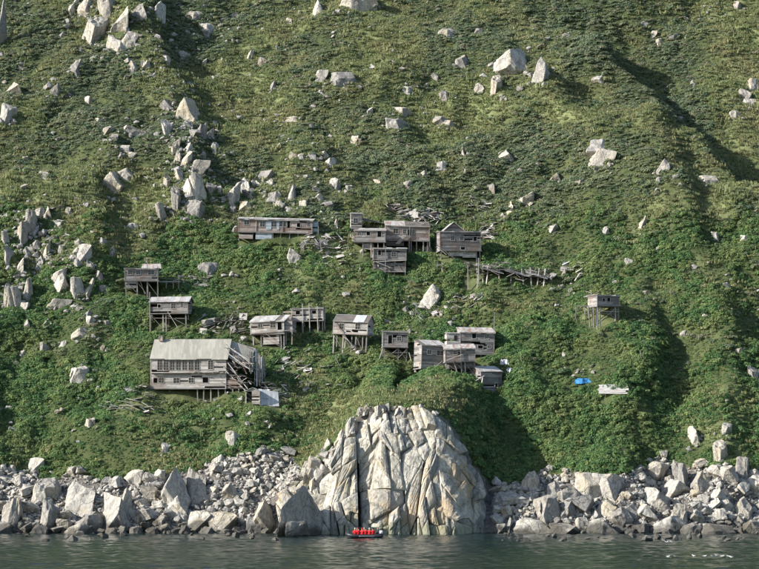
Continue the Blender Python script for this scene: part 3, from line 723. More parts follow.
# shore boulders that stand out
BIGSHORE = [
 (35, 477, 61, 496, 'round', 'large pale boulder with yellow lichen on the far left shore'),
 (30, 484, 47, 502, 'round', 'brown rounded boulder against the yellow-lichen one on the far left shore'),
 (75, 513, 104, 532, 'round', 'long smooth pale boulder at the water on the left shore'),
 (104, 494, 128, 531, 'block', 'tall split angular block at the water on the left shore'),
 (120, 486, 132, 515, 'column', 'upright pale slab behind the split block on the left shore'),
 (62, 480, 96, 516, 'block', 'big cracked brown-grey rock in the middle of the left shore rubble'),
 (165, 466, 192, 512, 'block', 'highest pale sunlit pinnacle of the left shore'),
 (186, 466, 206, 508, 'block', 'shaded right half of the pale pinnacle on the left shore'),
 (166, 490, 188, 516, 'round', 'rounded tan rock at the foot of the pale pinnacle'),
 (0, 495, 20, 530, 'block', 'dark shadowed rock at the far left waterline'),
 (38, 500, 60, 531, 'block', 'dark shadowed block at the left waterline beside a smooth boulder'),
 (222, 482, 239, 498, 'block', 'bright squarish boulder in the rubble left of the cliff'),
 (190, 512, 212, 531, 'block', 'grey wedge at the waterline right of the pale pinnacle'),
 (210, 513, 236, 533, 'block', 'pointed grey-pink boulder at the waterline left of the dark pyramid'),
 (243, 517, 262, 533, 'round', 'rounded grey boulder at the waterline, second left of the dark pyramid'),
 (254, 498, 277, 534, 'block', 'dark blocky rock directly left of the dark pyramid'),
 (598, 473, 632, 494, 'slab', 'largest pale boulder of the right shore, flat and lying high'),
 (576, 474, 612, 492, 'slab', 'left end piece of the largest pale boulder on the right shore'),
 (512, 519, 555, 536, 'round', 'long greenish boulder at the waterline just right of the cliff'),
 (551, 524, 580, 536, 'block', 'low pale wedge at the waterline beside the long greenish boulder'),
 (573, 517, 593, 531, 'block', 'squared pale block near the waterline on the right shore'),
 (504, 518, 510, 534, 'column', 'thin upright stone standing in the water right of the cliff'),
 (522, 471, 540, 489, 'round', 'shaded rounded boulder beside the cliff on the right shore'),
 (534, 495, 561, 518, 'round', 'shaded broad boulder in the middle of the right shore'),
 (545, 480, 560, 496, 'block', 'grey block above the shaded broad boulder on the right shore'),
 (558, 487, 590, 501, 'slab', 'flat grey slab left below the largest pale boulder'),
 (598, 500, 617, 516, 'round', 'brownish rounded boulder below the largest pale boulder'),
 (643, 488, 668, 508, 'slab', 'yellowish tilted slab in the middle of the right shore'),
 (622, 503, 642, 520, 'block', 'blocky boulder near the brownish rounded one'),
 (669, 503, 692, 528, 'block', 'large leaning smooth block in the right shore rubble'),
 (652, 515, 690, 534, 'round', 'wide pale boulder at the waterline under the leaning smooth block'),
 (703, 525, 735, 536, 'slab', 'low greenish slab in the water on the right shore'),
 (712, 487, 728, 504, 'block', 'pointed boulder high in the right shore rubble'),
 (730, 496, 752, 516, 'round', 'stacked round boulder near the right edge of the shore'),
 (692, 470, 712, 494, 'column', 'upright grey rock face in the upper right rubble'),
 (676, 462, 692, 492, 'slab', 'smooth sloping bedrock slab in the upper right rubble'),
 (744, 520, 766, 536, 'round', 'brown boulder at the waterline at the right edge'),
 (714, 440, 728, 462, 'column', 'grey rock face above the right shore beside a green bush'),
 (735, 458, 748, 480, 'slab', 'leaning slab above the rubble near the right edge'),
]
TAKEN = []
for (u0, v0, u1, v1, k, lab) in BIGSHORE:
    o = px_rock(u0, v0, u1, v1, k, lab, name='shore_boulder'); o['category'] = 'boulder'
    TAKEN.append((u0, v0, u1, v1))
# dark pyramid in front of the cliff: its broad face turns to the right, out of the sun
def hull(name, pts, material, label, seed=1):
    bm = bmesh.new(); vs_ = [bm.verts.new(p) for p in pts]
    bmesh.ops.convex_hull(bm, input=vs_)
    bmesh.ops.bevel(bm, geom=bm.edges[:], offset=0.12, segments=2, affect='EDGES', clamp_overlap=True)
    bmesh.ops.triangulate(bm, faces=bm.faces[:])
    for k in range(3):
        lg = [e for e in bm.edges if e.calc_length() > 0.7]
        if lg: bmesh.ops.subdivide_edges(bm, edges=lg, cuts=1); bmesh.ops.triangulate(bm, faces=bm.faces[:])
    bm.normal_update()
    for v in bm.verts: v.co += v.normal * 0.16 * (mnoise.noise(v.co * 0.8 + Vector((seed, 0, 0))) + 0.5 * mnoise.noise(v.co * 2.2))
    me = bpy.data.meshes.new(name); bm.to_mesh(me); bm.free(); me.materials.append(material)
    o = link(bpy.data.objects.new(name, me)); return tag(o, label, 'boulder')
yP = -13.0
Q = lambda u, v, dy=0.0: at_y(u, v, yP + dy)
hull('shore_boulder', [Q(277, 537, -1.0), Q(281, 508, 0.2), Q(296, 536, 3.0), Q(329, 536, 9.5), Q(325, 519, 9.4), Q(304, 484, 4.6), Q(299, 489, 3.4), Q(312, 500, 8.5), Q(279, 537, 6), Q(284, 506, 6)],
     M['rock'], 'dark shaded pyramid-shaped boulder standing in front of the left side of the cliff')
hull('shore_boulder', [Q(285, 536, -3.2), Q(286, 522, -2.6), Q(306, 521, -1.6), Q(311, 536, -1.6), Q(308, 536, 1), Q(306, 523, 1), Q(287, 523, 1)],
     M['rock'], 'squared grey block at the foot of the dark pyramid boulder', 4)

# the boulder shore: first the individuals, then the small stones as one mass
def shore_points(n, seed):
    r = np.random.default_rng(seed)
    x = r.uniform(-72, 72, n); y = r.uniform(-3.5, 30, n); z = H(x, y)
    u, v = project(x, y, z)
    ok = (rubble_mask(x, y, z) > 0.4) & (z > -0.6) & ~((u > 300) & (u < 492) & (v < 528) & (y < 14))
    ok &= ~((u > 330) & (u < 495))
    return x[ok], y[ok], z[ok], u[ok], v[ok]
X, Y, Z, U, V = shore_points(30000, 3)
acc = []
rnd = random.Random(5)
cells = {}
count = 0
for x, y, z, u, v in zip(X, Y, Z, U, V):
    if count >= 300: break
    if not -6 < u < 765: continue
    size = 1.5 * math.exp(rnd.gauss(0.28, 0.38)) * (1.25 if v > 495 else 1.0) * (0.62 if 215 < u < 300 else 1)
    if any(a - 4 < u < c + 4 and b - 4 < v < d + 2 for a, b, c, d in TAKEN): continue
    px = size / mpp(y)
    if any((u - a) ** 2 + ((v - b) * 1.25) ** 2 < (0.36 * (px + c)) ** 2 for a, b, c in acc): continue
    acc.append((u, v, px)); count += 1
    k = rnd.choice(['block', 'block', 'block', 'wedge', 'round', 'slab', 'slab', 'round'])
    d = {'slab': (1.3, 1.0, 0.6), 'column': (0.8, 0.8, 1.3)}.get(k, (1.1, 0.95, 0.9))
    o = place_rock('shore_boulder', Vector((x, y, z + 0.18 * size)), tuple(size * q * rnd.uniform(0.85, 1.2) for q in d), k, rz=rnd.uniform(-3.1, 3.1), tilt=0.45)
    side = 'left of the cliff' if u < 330 else 'right of the cliff'
    pos = 'at the waterline' if v > 520 else ('amid the rubble' if v > 488 else 'along the upper rubble')
    sz = 'knee-high' if size < 1.0 else ('waist-high' if size < 1.6 else 'man-high')
    shp = {'block': 'blocky', 'wedge': 'pointed', 'round': 'rounded', 'slab': 'flat', 'column': 'upright'}[k]
    far = ('far ' if (u < 110 or u > 650) else '')
    tag(o, '%s %s boulder %s, %s%s' % (sz, shp, pos, far, side), 'boulder', 'loose boulders of the rocky shore')

def rock_mass(name, pts, label, mats='rock'):
    """many small stones joined in one mesh"""
    vv, ff, n = [], [], 0
    srcs = []
    for q in range(10):
        r_ = random.Random(900 + q); bm = bmesh.new()
        bmesh.ops.convex_hull(bm, input=[bm.verts.new(Vector((r_.gauss(0, 1), r_.gauss(0, 1), r_.gauss(0, 1))).normalized() * r_.uniform(0.8, 1.1)) for _ in range(13)])
        for v in [v for v in bm.verts if not v.link_faces]: bm.verts.remove(v)
        bm.verts.index_update()
        srcs.append((np.array([v.co[:] for v in bm.verts]), np.array([[w.index for w in f.verts] for f in bm.faces]))); bm.free()
    for (x, y, z, size) in pts:
        sv, sf = random.choice(srcs)
        m3 = np.array(Euler((random.uniform(-.6, .6), random.uniform(-.6, .6), random.uniform(0, 6.3))).to_matrix())
        d = np.array([random.uniform(.7, 1.2), random.uniform(.7, 1.2), random.uniform(.5, .95)]) * size / 2
        vv.append((sv * d) @ m3.T + np.array([x, y, z])); ff.append(sf + n); n += len(sv)
    V_ = np.concatenate(vv); F_ = np.concatenate(ff)
    o = mesh_obj(name, V_.tolist(), [tuple(f) for f in F_.tolist()], M[mats])
    return tag(o, label, 'stones', kind='stuff')
X, Y, Z, U, V = shore_points(14000, 29)
pts = []
for x, y, z, u, v in zip(X, Y, Z, U, V):
    if len(pts) > 2300: break
    if any(a < u < c and b < v < d for a, b, c, d in TAKEN): continue
    pts.append((x, y, z + .15, min(1.5, .95 * math.exp(random.gauss(.12, .28)) * (.75 if 215 < u < 300 else 1))))
X, Y, Z, U, V = shore_points(34000, 17)
for x, y, z, u, v in zip(X, Y, Z, U, V):
    if len(pts) > 9500: break
    pts.append((x, y, z + 0.05, min(1.0, 0.27 * math.exp(random.gauss(0.45, 0.45)))))
rock_mass('shore_stones', pts, 'small loose grey stones filling the gaps of the boulder shore')
# small stones strewn over the slope
pts = []
n = 4200
X = rng.uniform(-85, 85, n); Y = rng.uniform(18, 150, n)
dens = fbm(X / 8, Y / 10, 55, 3) + 0.45 * np.exp(-((X + 33) / 14) ** 2) * (Y > 55) - 0.25 * (X > 20)
keep = dens > 0.12
for x, y in zip(X[keep], Y[keep]):
    pts.append((x, y, h1(x, y) + 0.3, 0.42 * math.exp(random.gauss(0.35, 0.5))))
for (u0, v0, u1, v1) in FRAG:        # broken pieces round the larger rocks
    ww, hh = u1 - u0, v1 - v0
    for k in range(int(2 + (ww * hh) ** 0.5 * 0.22)):
        g = hit(random.gauss((u0 + u1) / 2, ww * .6), v1 + random.gauss(0.1, .28) * hh)
        pts.append((g.x, g.y, g.z + .2, min(1.7, (ww * hh) ** .5 * mpp(g.y) * random.uniform(.18, .5))))
for (uc, vc, ru, rv, n) in ((45, 255, 36, 34, 190), (15, 285, 14, 24, 80), (30, 225, 24, 20, 70), (185, 135, 16, 38, 150), (188, 195, 26, 22, 140), (105, 22, 34, 26, 110), (140, 60, 40, 24, 50), (235, 188, 30, 14, 50), (205, 45, 50, 26, 40), (300, 175, 50, 22, 45), (120, 140, 20, 30, 30)):
    for k in range(n):
        g = hit(random.gauss(uc, ru * .6), random.gauss(vc, rv * .6)); pts.append((g.x, g.y, g.z + .25, .55 * math.exp(random.gauss(.2, .5))))
rock_mass('slope_stones', pts, 'small pale stones strewn through the shrubs of the slope')
# ------------------------------------------------------------------ sea cliff: slabs split along its joints, set on the hillside's steep nose
cliff = empty('sea_cliff', hit(395, 530))
tag(cliff, 'pale fractured granite sea cliff jutting out of the slope behind the dinghy', 'cliff')
rnd = random.Random(23)
CZ = 18.0
def fan(a, t):
    """joint lines: nearly upright, leaning a little to the left"""
    return -14.6 + a * 31.7 + (t - .4) * (-1.3 + 1.2 * math.sin(a * 7.0)) * (1 - a * .5)
def cliff_pt(x, t):
    z = t * max(float(np.interp(x, ZTX, ZTZ)) - .7, 1.2)
    return Vector((x, float(cliff_front(np.array([x]))[0]) + z / 1.9 + 2.0 * max(t, 0) ** 5 + 0.9 * mnoise.noise(Vector((x * .15, 3.3, z * .11))), z))
def slab(c4, off, smooth):
    """c4: (a, t) of the slab's corners: left bottom, right bottom, right top, left top"""
    def at(p, q):
        lb, rb, rt, lt = c4
        return tuple((lb[k] * (1 - p) + rb[k] * p) * (1 - q) + (lt[k] * (1 - p) + rt[k] * p) * q for k in (0, 1))
    xm = [fan(*at(p, .5)) for p in (0, 1)]; wid = abs(xm[1] - xm[0]); hgt = abs(at(.5, 1)[1] - at(.5, 0)[1]) * max(3.0, float(np.interp((xm[0] + xm[1]) / 2, ZTX, ZTZ)))
    m_, k_ = max(4, min(14, int(wid / .36) + 2)), max(4, min(22, int(hgt / .42) + 2))
    tx, tz = rnd.gauss(-.02, .07 if smooth else .15), rnd.gauss(0, .04 if smooth else .10)
    sd = rnd.uniform(0, 50); V_, F_ = [], []
    C_ = []
    for (a, t) in c4: C_.append(cliff_pt(fan(a, t), t))
    a, t = at(.5, .5); mid = cliff_pt(fan(a, t), t); cen = (C_[0] + C_[1] + C_[2] + C_[3]) / 4
    n = ((C_[1] - C_[0]) + (C_[2] - C_[3])).cross((C_[3] - C_[0]) + (C_[2] - C_[1])).normalized()
    bulge = (mid - cen).dot(n)
    chips = [(rnd.uniform(0, 6.28), rnd.uniform(.12, .42), rnd.uniform(.25, .9)) for _ in range(rnd.choice((1, 2, 2, 3)))]
    for j in range(-1, k_ + 1):
        for i in range(-1, m_ + 1):
            p = min(max(i / (m_ - 1), 0), 1); q = min(max(j / (k_ - 1), 0), 1)
            P_ = (C_[0] * (1 - p) + C_[1] * p) * (1 - q) + (C_[3] * (1 - p) + C_[2] * p) * q
            edge = min(p * wid, (1 - p) * wid, q * hgt, (1 - q) * hgt)
            d = off + max(bulge, -.2) * .6 + tx * (p - .5) * wid + tz * (q - .5) * hgt
            if edge < .02: d -= .16
            for (an, k0, sl_) in chips:         # broken-off corners and edges
                d -= max(0, (p - .5) * math.cos(an) + (q - .5) * math.sin(an) - k0) * sl_ * min(wid, hgt * .6)
            w = Vector((P_.x, sd, P_.z * .7))
            d += .10 * mnoise.noise(w * .9) + .09 * mnoise.noise(w * 2.3) + .05 * mnoise.noise(w * 5.1)
            if i in (-1, m_) or j in (-1, k_): d -= 2.2
            V_.append(P_ + n * d - cliff.location)
    W_ = m_ + 2
    for j in range(k_ + 1):
        for i in range(m_ + 1):
            q = j * W_ + i; F_.append((q, q + 1, q + W_ + 1, q + W_))
    return mesh_obj('rock_slab', V_, F_, M['cliff'], cliff)
made = 0
def lerp2(p, q, f): return (p[0] + (q[0] - p[0]) * f, p[1] + (q[1] - p[1]) * f)
def split(c4, off, depth):
    """break the face along slanting joints until the pieces have the size seen in the photo"""
    global made
    ca, ct = sum(q[0] for q in c4) / 4, sum(q[1] for q in c4) / 4
    wid = abs(fan(c4[1][0], ct) - fan(c4[0][0], ct)); hgt = abs((c4[2][1] + c4[3][1] - c4[0][1] - c4[1][1]) / 2) * max(3.0, float(np.interp(fan(ca, ct), ZTX, ZTZ)))
    smooth = .38 < ca < .62 and .12 < ct < .68
    lim = 24.0 if smooth else (2.6 if ct > .78 else (4.2 if ct < .14 or ca > .8 else 6.0))
    if depth > 2 and wid * hgt < lim * rnd.uniform(.5, 1.9):
        slab(c4, off, smooth); made += 1; return
    f, g = rnd.uniform(.33, .67), 0
    sk = rnd.gauss(0, .13); f0, f1 = min(.8, max(.2, f - sk)), min(.8, max(.2, f + sk))
    st = (.75 if depth < 3 else .5) * (.4 if smooth else 1)
    o0, o1 = (min(1.5, max(-.55, off + rnd.uniform(-st, st))) for _ in range(2))
    lb, rb, rt, lt = c4
    if wid * rnd.uniform(1.3, 2.2) > hgt:
        m0, m1 = lerp2(lb, rb, f0), lerp2(lt, rt, f1); split((lb, m0, m1, lt), o0, depth + 1); split((m0, rb, rt, m1), o1, depth + 1)
    else:
        m0, m1 = lerp2(lb, lt, f0), lerp2(rb, rt, f1); split((lb, rb, m1, m0), o0, depth + 1); split((m0, m1, rt, lt), o1, depth + 1)
split(((0, -.08), (.36, -.08), (.36, 1.02), (0, 1.02)), .6, 0)
split(((.36, -.08), (1, -.08), (1, 1.02), (.36, 1.02)), 0.0, 0)
print('cliff slabs', made)
# blocks broken off along the crown and the left flank
for k in range(58):
    if k < 22: u = rnd.uniform(348, 440); v = 405 + rnd.uniform(0, 9) + max(0, (u - 425)) * .7 + max(0, 362 - u) * 1.0
    else: u = rnd.uniform(302, 352); v = 478 - (u - 302) * .95 + rnd.uniform(-6, 16)
    g = hit(u, v + 3); sz = rnd.uniform(.7, 1.7) if k < 22 else rnd.uniform(1.0, 2.7)
    o = place_rock('cliff_block', g + Vector((0, -.8, .1 * sz)), (sz * rnd.uniform(.8, 1.2), sz, sz * rnd.uniform(.9, 1.6)), rnd.choice(['block', 'wedge', 'column']), rz=rnd.uniform(-3, 3), tilt=.35)
    tag(o, 'loose pale block on the crown of the cliff' if k < 22 else 'angular pale block on the stepped left flank of the cliff', 'boulder', 'blocks broken off the cliff crown' if k < 22 else 'blocks on the left flank of the cliff')
# blocks lying along the cliff's foot
for k in range(34):
    u = rnd.uniform(322, 494); v = rnd.uniform(524, 534) if u > 372 else rnd.uniform(528, 534)
    g = hit(u, v); sz = rnd.uniform(0.7, 1.9) * (1.2 if u > 400 else 0.8)
    o = place_rock('shore_boulder', g + Vector((0, -0.4, 0.1 * sz)), (sz * 1.15, sz, sz * 0.85), rnd.choice(['block', 'round', 'wedge']), rz=rnd.uniform(-3, 3), tilt=0.3)
    tag(o, 'greenish-grey block lying along the wet foot of the cliff', 'boulder', 'blocks at the foot of the cliff')

# ------------------------------------------------------------------ buildings
def wall_boards(width, top, openings, seed, pitch=0.24, miss=0.06, thick=0.045):
    """clapboards on the local x-z plane, outside towards -y; top(x) is the wall's upper edge"""
    rnd = random.Random(seed); mb = MB()
    xs_ = np.linspace(0.02, width - 0.02, 60); tp = np.array([top(x) for x in xs_])
    z = 0.0
    while z < tp.max() - 0.02:
        z1 = z + pitch
        ok = xs_[tp >= min(z + pitch * 0.6, tp.max() - 0.01)]
        if len(ok):
            segs = [(ok[0] - 0.02, ok[-1] + 0.02)]
            for (a, b, c, d) in openings:
                if c < z1 - 0.03 and d > z + 0.03:
                    ns = []
                    for (p, q) in segs:
                        if b <= p or a >= q: ns.append((p, q)); continue
                        if a - p > 0.05: ns.append((p, a))
                        if q - b > 0.05: ns.append((b, q))
                    segs = ns
            for (p, q) in segs:
                x = p
                while x < q - 0.02:
                    e = min(q, x + rnd.uniform(1.6, 3.6))
                    if q - e < 0.4: e = q
                    if rnd.random() > miss:
                        o = rnd.uniform(-0.012, 0.012)
                        zz = min(z1 + 0.02, max(top((x + e) / 2), z + 0.06)) if z1 > tp.min() else z1 + 0.02
                        mb.box(x + 0.006, -thick + o, z, e - 0.006, o, zz, 0.006)
                    x = e
        z = z1
    return mb
def xform(mb, fn): mb.v = [fn(*v) for v in mb.v]; return mb

def window(parent, x0, z0, x1, z1, kind, y=-0.05):
    w, h = x1 - x0, z1 - z0; t = 0.07
    if kind == 'd' or kind == 'o':
        mb = MB(); mb.box(x0 - t, y - 0.03, z0 - t * (kind == 'o'), x0, y + 0.06, z1 + t); mb.box(x1, y - 0.03, z0 - t * (kind == 'o'), x1 + t, y + 0.06, z1 + t)
        mb.box(x0, y - 0.03, z1, x1, y + 0.06, z1 + t)
        if kind == 'o': mb.box(x0, y - 0.03, z0 - t, x1, y + 0.06, z0)
        f = mb.build('door_frame' if kind == 'd' else 'window', M['wood_pale'], parent)
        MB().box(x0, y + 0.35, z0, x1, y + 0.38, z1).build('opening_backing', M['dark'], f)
        return
    mb = MB()
    mb.box(x0 - t, y - 0.03, z0 - t, x0, y + 0.06, z1 + t); mb.box(x1, y - 0.03, z0 - t, x1 + t, y + 0.06, z1 + t)
    mb.box(x0, y - 0.03, z1, x1, y + 0.06, z1 + t); mb.box(x0, y - 0.05, z0 - t, x1, y + 0.06, z0)
    cx, cz = (x0 + x1) / 2, (z0 + z1) / 2
    mb.box(x0, y, cz - 0.02, x1, y + 0.03, cz + 0.02)
    if kind == 'W':
        mb.box(cx - 0.02, y + 0.002, z0, cx + 0.02, y + 0.028, z1)
        for q in (0.25, 0.75): mb.box(x0, y + 0.004, z0 + h * q - 0.015, x1, y + 0.026, z0 + h * q + 0.015)
    else: mb.box(cx - 0.018, y + 0.002, z0, cx + 0.018, y + 0.028, z1)
    f = mb.build('window', M['wood_pale'], parent)
    MB().box(x0, y + 0.05, z0, x1, y + 0.056, z1).build('pane', M['glass'], f)

def roof_panels(root, deck, corner, along, down, n, material, rnd, skip=None, thick=0.035, lift=0.03):
    """sheets laid side by side: corner = upper left, along = ridge vector, down = eave vector"""
    corner, along, down = Vector(corner), Vector(along), Vector(down)
    nrm = down.cross(along).normalized()
    if nrm.z < 0: nrm = -nrm
    for k in range(n):
        f0, f1 = k / n, (k + 1) / n
        if skip and skip[0] <= (f0 + f1) / 2 <= skip[1]: continue
        if rnd.random() < 0.08: continue
        j = lambda: rnd.uniform(-0.02, 0.02); up = nrm * (lift + (0.012 if k % 2 else 0))
        a = corner + along * f0 + up; b_ = corner + along * (f1 + 0.01) + up
        dn = down * (1 + rnd.uniform(-0.04, 0.03))
        sk = nrm * rnd.uniform(0, 0.05)
        MB().sheet([a, a + dn + sk, b_ + dn + sk, b_], thick).build('roof_panel', material, deck)

def world_to_local(sp, p):
    d = p - sp['A']; c, s_ = math.cos(-sp['yaw']), math.sin(-sp['yaw'])
    return Vector((d.x * c - d.y * s_, d.x * s_ + d.y * c, d.z))
def local_to_world(sp, p):
    c, s_ = math.cos(sp['yaw']), math.sin(sp['yaw'])
    return sp['A'] + Vector((p[0] * c - p[1] * s_, p[0] * s_ + p[1] * c, p[2]))
def ground_local(sp, x, y):
    w = local_to_world(sp, (x, y, 0)); return h1(w.x, w.y) - sp['A'].z
def LX(sp, u): return (u - sp['u0']) * sp['s'] / math.cos(sp['yaw'])
def LZ(sp, v): return (sp['vf'] - v) * sp['s']

def build_house(sp, idx):
    rnd = random.Random(400 + idx)
    root = empty(sp['n'], sp['A'], sp['yaw'])
    tag(root, sp['label'], 'house' if sp['n'] != 'schoolhouse' else 'school', 'abandoned houses of the village')
    if sp['n'] != 'schoolhouse': root.rotation_euler = (R(rnd.gauss(0, .8)), R(rnd.gauss(0, 1.5)), sp['yaw'])
    w, d, s = sp['w'], sp['depth'], sp['s']
    h = LZ(sp, sp['vt']); rise = max(0.06, (sp['vt'] - sp['vr']) * s)
    wm = M[sp['wall']]; skip = sp.get('skip', ())
    rt = sp['roof']
    op = []
    for (a, t_, b, bt, k) in sp['win']: op.append((LX(sp, a), LX(sp, b), LZ(sp, bt), LZ(sp, t_)))
    wall_boards(w, lambda x: h, op, idx * 7 + 1).build('wall', wm, root)
    for (x0, x1, z0, z1), (_, _, _, _, k) in zip(op, sp['win']): window(root, x0, z0, x1, z1, k)
    if rt == 'gable': prof = lambda y: h + rise * (1 - abs(y - d / 2) / (d / 2))
    elif rt == 'shed': prof = lambda y: h + rise * y / d
    else: prof = lambda y: h + rise * y / d
    if 'left' not in skip: xform(wall_boards(d, lambda y: prof(d - y), [], idx * 7 + 2), lambda x, y, z: (y, d - x, z)).build('wall', wm, root)
    if 'right' not in skip: xform(wall_boards(d, prof, [], idx * 7 + 3), lambda x, y, z: (w - y, x, z)).build('wall', wm, root)
    xform(wall_boards(w, lambda x: prof(d), [], idx * 7 + 4), lambda x, y, z: (x, d - y, z)).build('wall', wm, root)
    # corner boards and floor
    mb = MB()
    mb.box(-0.09, -0.07, -0.02, 0.05, 0.02, h); mb.build('corner_board', wm, root)
    MB().box(w - 0.05, -0.07, -0.02, w + 0.09, 0.02, h).build('corner_board', wm, root)
    MB().box(-0.15, -0.2, -0.2, w + 0.15, d, -0.04, 0.01).build('floor_platform', M['wood'], root)
    # roof
    rm = M[sp['rmat']]; pw = sp.get('panel', 0.85); ov = 0.22
    n = max(3, int(round((w + 2 * ov) / pw)))
    if rt == 'gable':
        dk = MB().sheet([(-ov * .8, -ov, h - rise * ov / (d / 2)), (w + ov * .8, -ov, h - rise * ov / (d / 2)), (w + ov * .8, d / 2, h + rise), (-ov * .8, d / 2, h + rise)], 0.05)
        dk.sheet([(-ov * .8, d / 2, h + rise), (w + ov * .8, d / 2, h + rise), (w + ov * .8, d + ov, h - rise * ov / (d / 2)), (-ov * .8, d + ov, h - rise * ov / (d / 2))], 0.05)
        deck = dk.build('roof', M['wood_dark'], root)
        roof_panels(root, deck, (-ov, d / 2, h + rise), (w + 2 * ov, 0, 0), (0, -d / 2 - ov * 1.1, -rise * (1 + ov * 1.1 / (d / 2))), n, rm, rnd, sp.get('nopanel'))
        roof_panels(root, deck, (-ov, d / 2, h + rise), (w + 2 * ov, 0, 0), (0, d / 2 + ov * 1.1, -rise * (1 + ov * 1.1 / (d / 2))), n, rm, rnd)
    else:
        sl_ = rise / d
        deck = MB().sheet([(-ov * .8, -ov, h - ov * sl_ + 0.05), (w + ov * .8, -ov, h - ov * sl_ + 0.05), (w + ov * .8, d + ov, h + rise + ov * sl_ + 0.05), (-ov * .8, d + ov, h + rise + ov * sl_ + 0.05)], 0.06).build('roof', M['wood_dark'], root)
        roof_panels(root, deck, (-ov, d + ov, h + rise + ov * sl_ + 0.06), (w + 2 * ov, 0, 0), (0, -d - 2.1 * ov, -rise - 2.1 * ov * sl_), n, rm, rnd, sp.get('nopanel'))
        # edge board under the eave
        MB().box(-ov, -ov - 0.05, h - 0.12, w + ov, -ov + 0.0, h + 0.04, 0.015).build('eave_board', M['wood_pale'], root)
    # posts
    for u in sp['posts']:
        for (yy, jit) in ((0.15, 0.0), (d * 0.45, 0.25)):
            x = LX(sp, u) + (rnd.uniform(-jit, jit)); g = ground_local(sp, x, yy)
            if g < -0.35:
                plank(root, (x + rnd.uniform(-.08, .08), yy, g - 0.4), (x, yy, -0.16), 0.17, 0.17, rnd.choice(['wood', 'wood_pale', 'wood']), 'post')
    if sp.get('brace') and len(sp['posts']) > 1:
        ps = sorted(LX(sp, u) for u in sp['posts'])
        for a, b_ in zip(ps[:-1], ps[1:]):
            if b_ - a < 0.9: continue
            ga, gb = ground_local(sp, a, 0.1), ground_local(sp, b_, 0.1)
            if min(-ga, -gb) < 0.9: continue
            plank(root, (a, 0.03, -0.3), (b_, 0.03, max(gb + 0.3, -2.6)), 0.11, 0.06, 'wood', 'brace')
            if sp['brace'] > 1:
                plank(root, (b_, -0.03, -0.3), (a, -0.03, max(ga + 0.3, -2.6)), 0.11, 0.06, 'wood_pale', 'brace')
                plank(root, (a, 0.1, -1.3), (b_, 0.1, -1.35), 0.11, 0.06, 'wood', 'brace')
    sp['root'] = root
    return root
for i, sp in enumerate(SPECS): build_house(sp, i)

def part_box(sp, name, u0, v0, u1, v1, y0, y1, material, boards=True, roof=None):
    """a small box on a house given by its front rectangle in the photo"""
    x0, x1, z0, z1 = LX(sp, u0), LX(sp, u1), LZ(sp, v1), LZ(sp, v0); r = sp['root']
    seed = int(u0 * 7 + v0)
    def put(mb, fn): return xform(mb, fn).build(name, M[material], r)
    put(wall_boards(x1 - x0, lambda x: z1 - z0, [], seed), lambda x, y, z: (x0 + x, y0 + y, z0 + z))
    put(wall_boards(y1 - y0, lambda x: z1 - z0, [], seed + 1), lambda x, y, z: (x0 + y, y1 - x, z0 + z))
    put(wall_boards(y1 - y0, lambda x: z1 - z0, [], seed + 2), lambda x, y, z: (x1 - y, y0 + x, z0 + z))
    if roof:
        MB().sheet([(x0 - .1, y0 - .15, z1 + 0.04), (x1 + .1, y0 - .15, z1 + 0.04), (x1 + .1, y1, z1 + 0.35), (x0 - .1, y1, z1 + 0.35)], 0.05).build('roof_panel', M[roof], r)
def pl(sp, u0, v0, u1, v1, y=-0.3, w=0.14, t=0.07, key='wood_pale', name='plank', y2=None):
    return plank(sp['root'], (LX(sp, u0), y, LZ(sp, v0)), (LX(sp, u1), y if y2 is None else y2, LZ(sp, v1)), w, t, key, name)

S = {i: sp for i, sp in enumerate(SPECS)}
# --- school: fallen right end
sp = S[0]; r = sp['root']; rnd = random.Random(77)
gx = lambda u: LX(sp, u); gz = lambda v: LZ(sp, v)
# lower storey carries on under the fallen roof, ledge along the front
xform(wall_boards(gx(243) - gx(226), lambda x: gz(378) - 0.25 * math.sin(x * 2.1) ** 2 * 2, [], 301, miss=0.25), lambda x, y, z: (gx(226) + x, 0.1 + y, z)).build('wall', M['wood_warm'], r)
MB().box(gx(151), -0.5, gz(373.2), gx(224), 0, gz(372.2), 0.03).build('ledge', M['wood_pale'], r)
for k in range(16):
    a = rnd.uniform(190, 222); pl(sp, a, rnd.uniform(371, 374), a + rnd.uniform(3, 9), rnd.uniform(370.5, 374.5), -rnd.uniform(0.15, 0.6), 0.16, 0.06, rnd.choice(['wood_warm', 'wood_pale']), 'broken_board')
MB().box(gx(226), 0.2, -0.2, gx(246), 7.6, -0.04, 0.03).build('floor_platform', M['wood'], r)
for u in (233, 239, 245):
    for yy in (0.2, 3.5):
        g = ground_local(sp, gx(u), yy); plank(r, (gx(u), yy, g - .4), (gx(u), yy, -.15), .18, .18, 'wood', 'post')
# roof slabs sagging from the ridge
MB().sheet([(gx(226.5), 2.2, gz(352)), (gx(248), 2.4, gz(361)), (gx(252), 4.6, gz(347.5)), (gx(227), 4.1, gz(340))], 0.12).build('fallen_roof', M['felt'], r)
MB().sheet([(gx(226), 0.6, gz(356)), (gx(247), 0.4, gz(368)), (gx(249), 1.5, gz(363)), (gx(227), 2.0, gz(350))], 0.1).build('fallen_roof', M['wood_pale'], r)
MB().sheet([(gx(228), 4.2, gz(341)), (gx(252), 4.7, gz(349)), (gx(252), 8, gz(362)), (gx(228), 8, gz(358))], 0.12).build('fallen_roof', M['felt'], r)
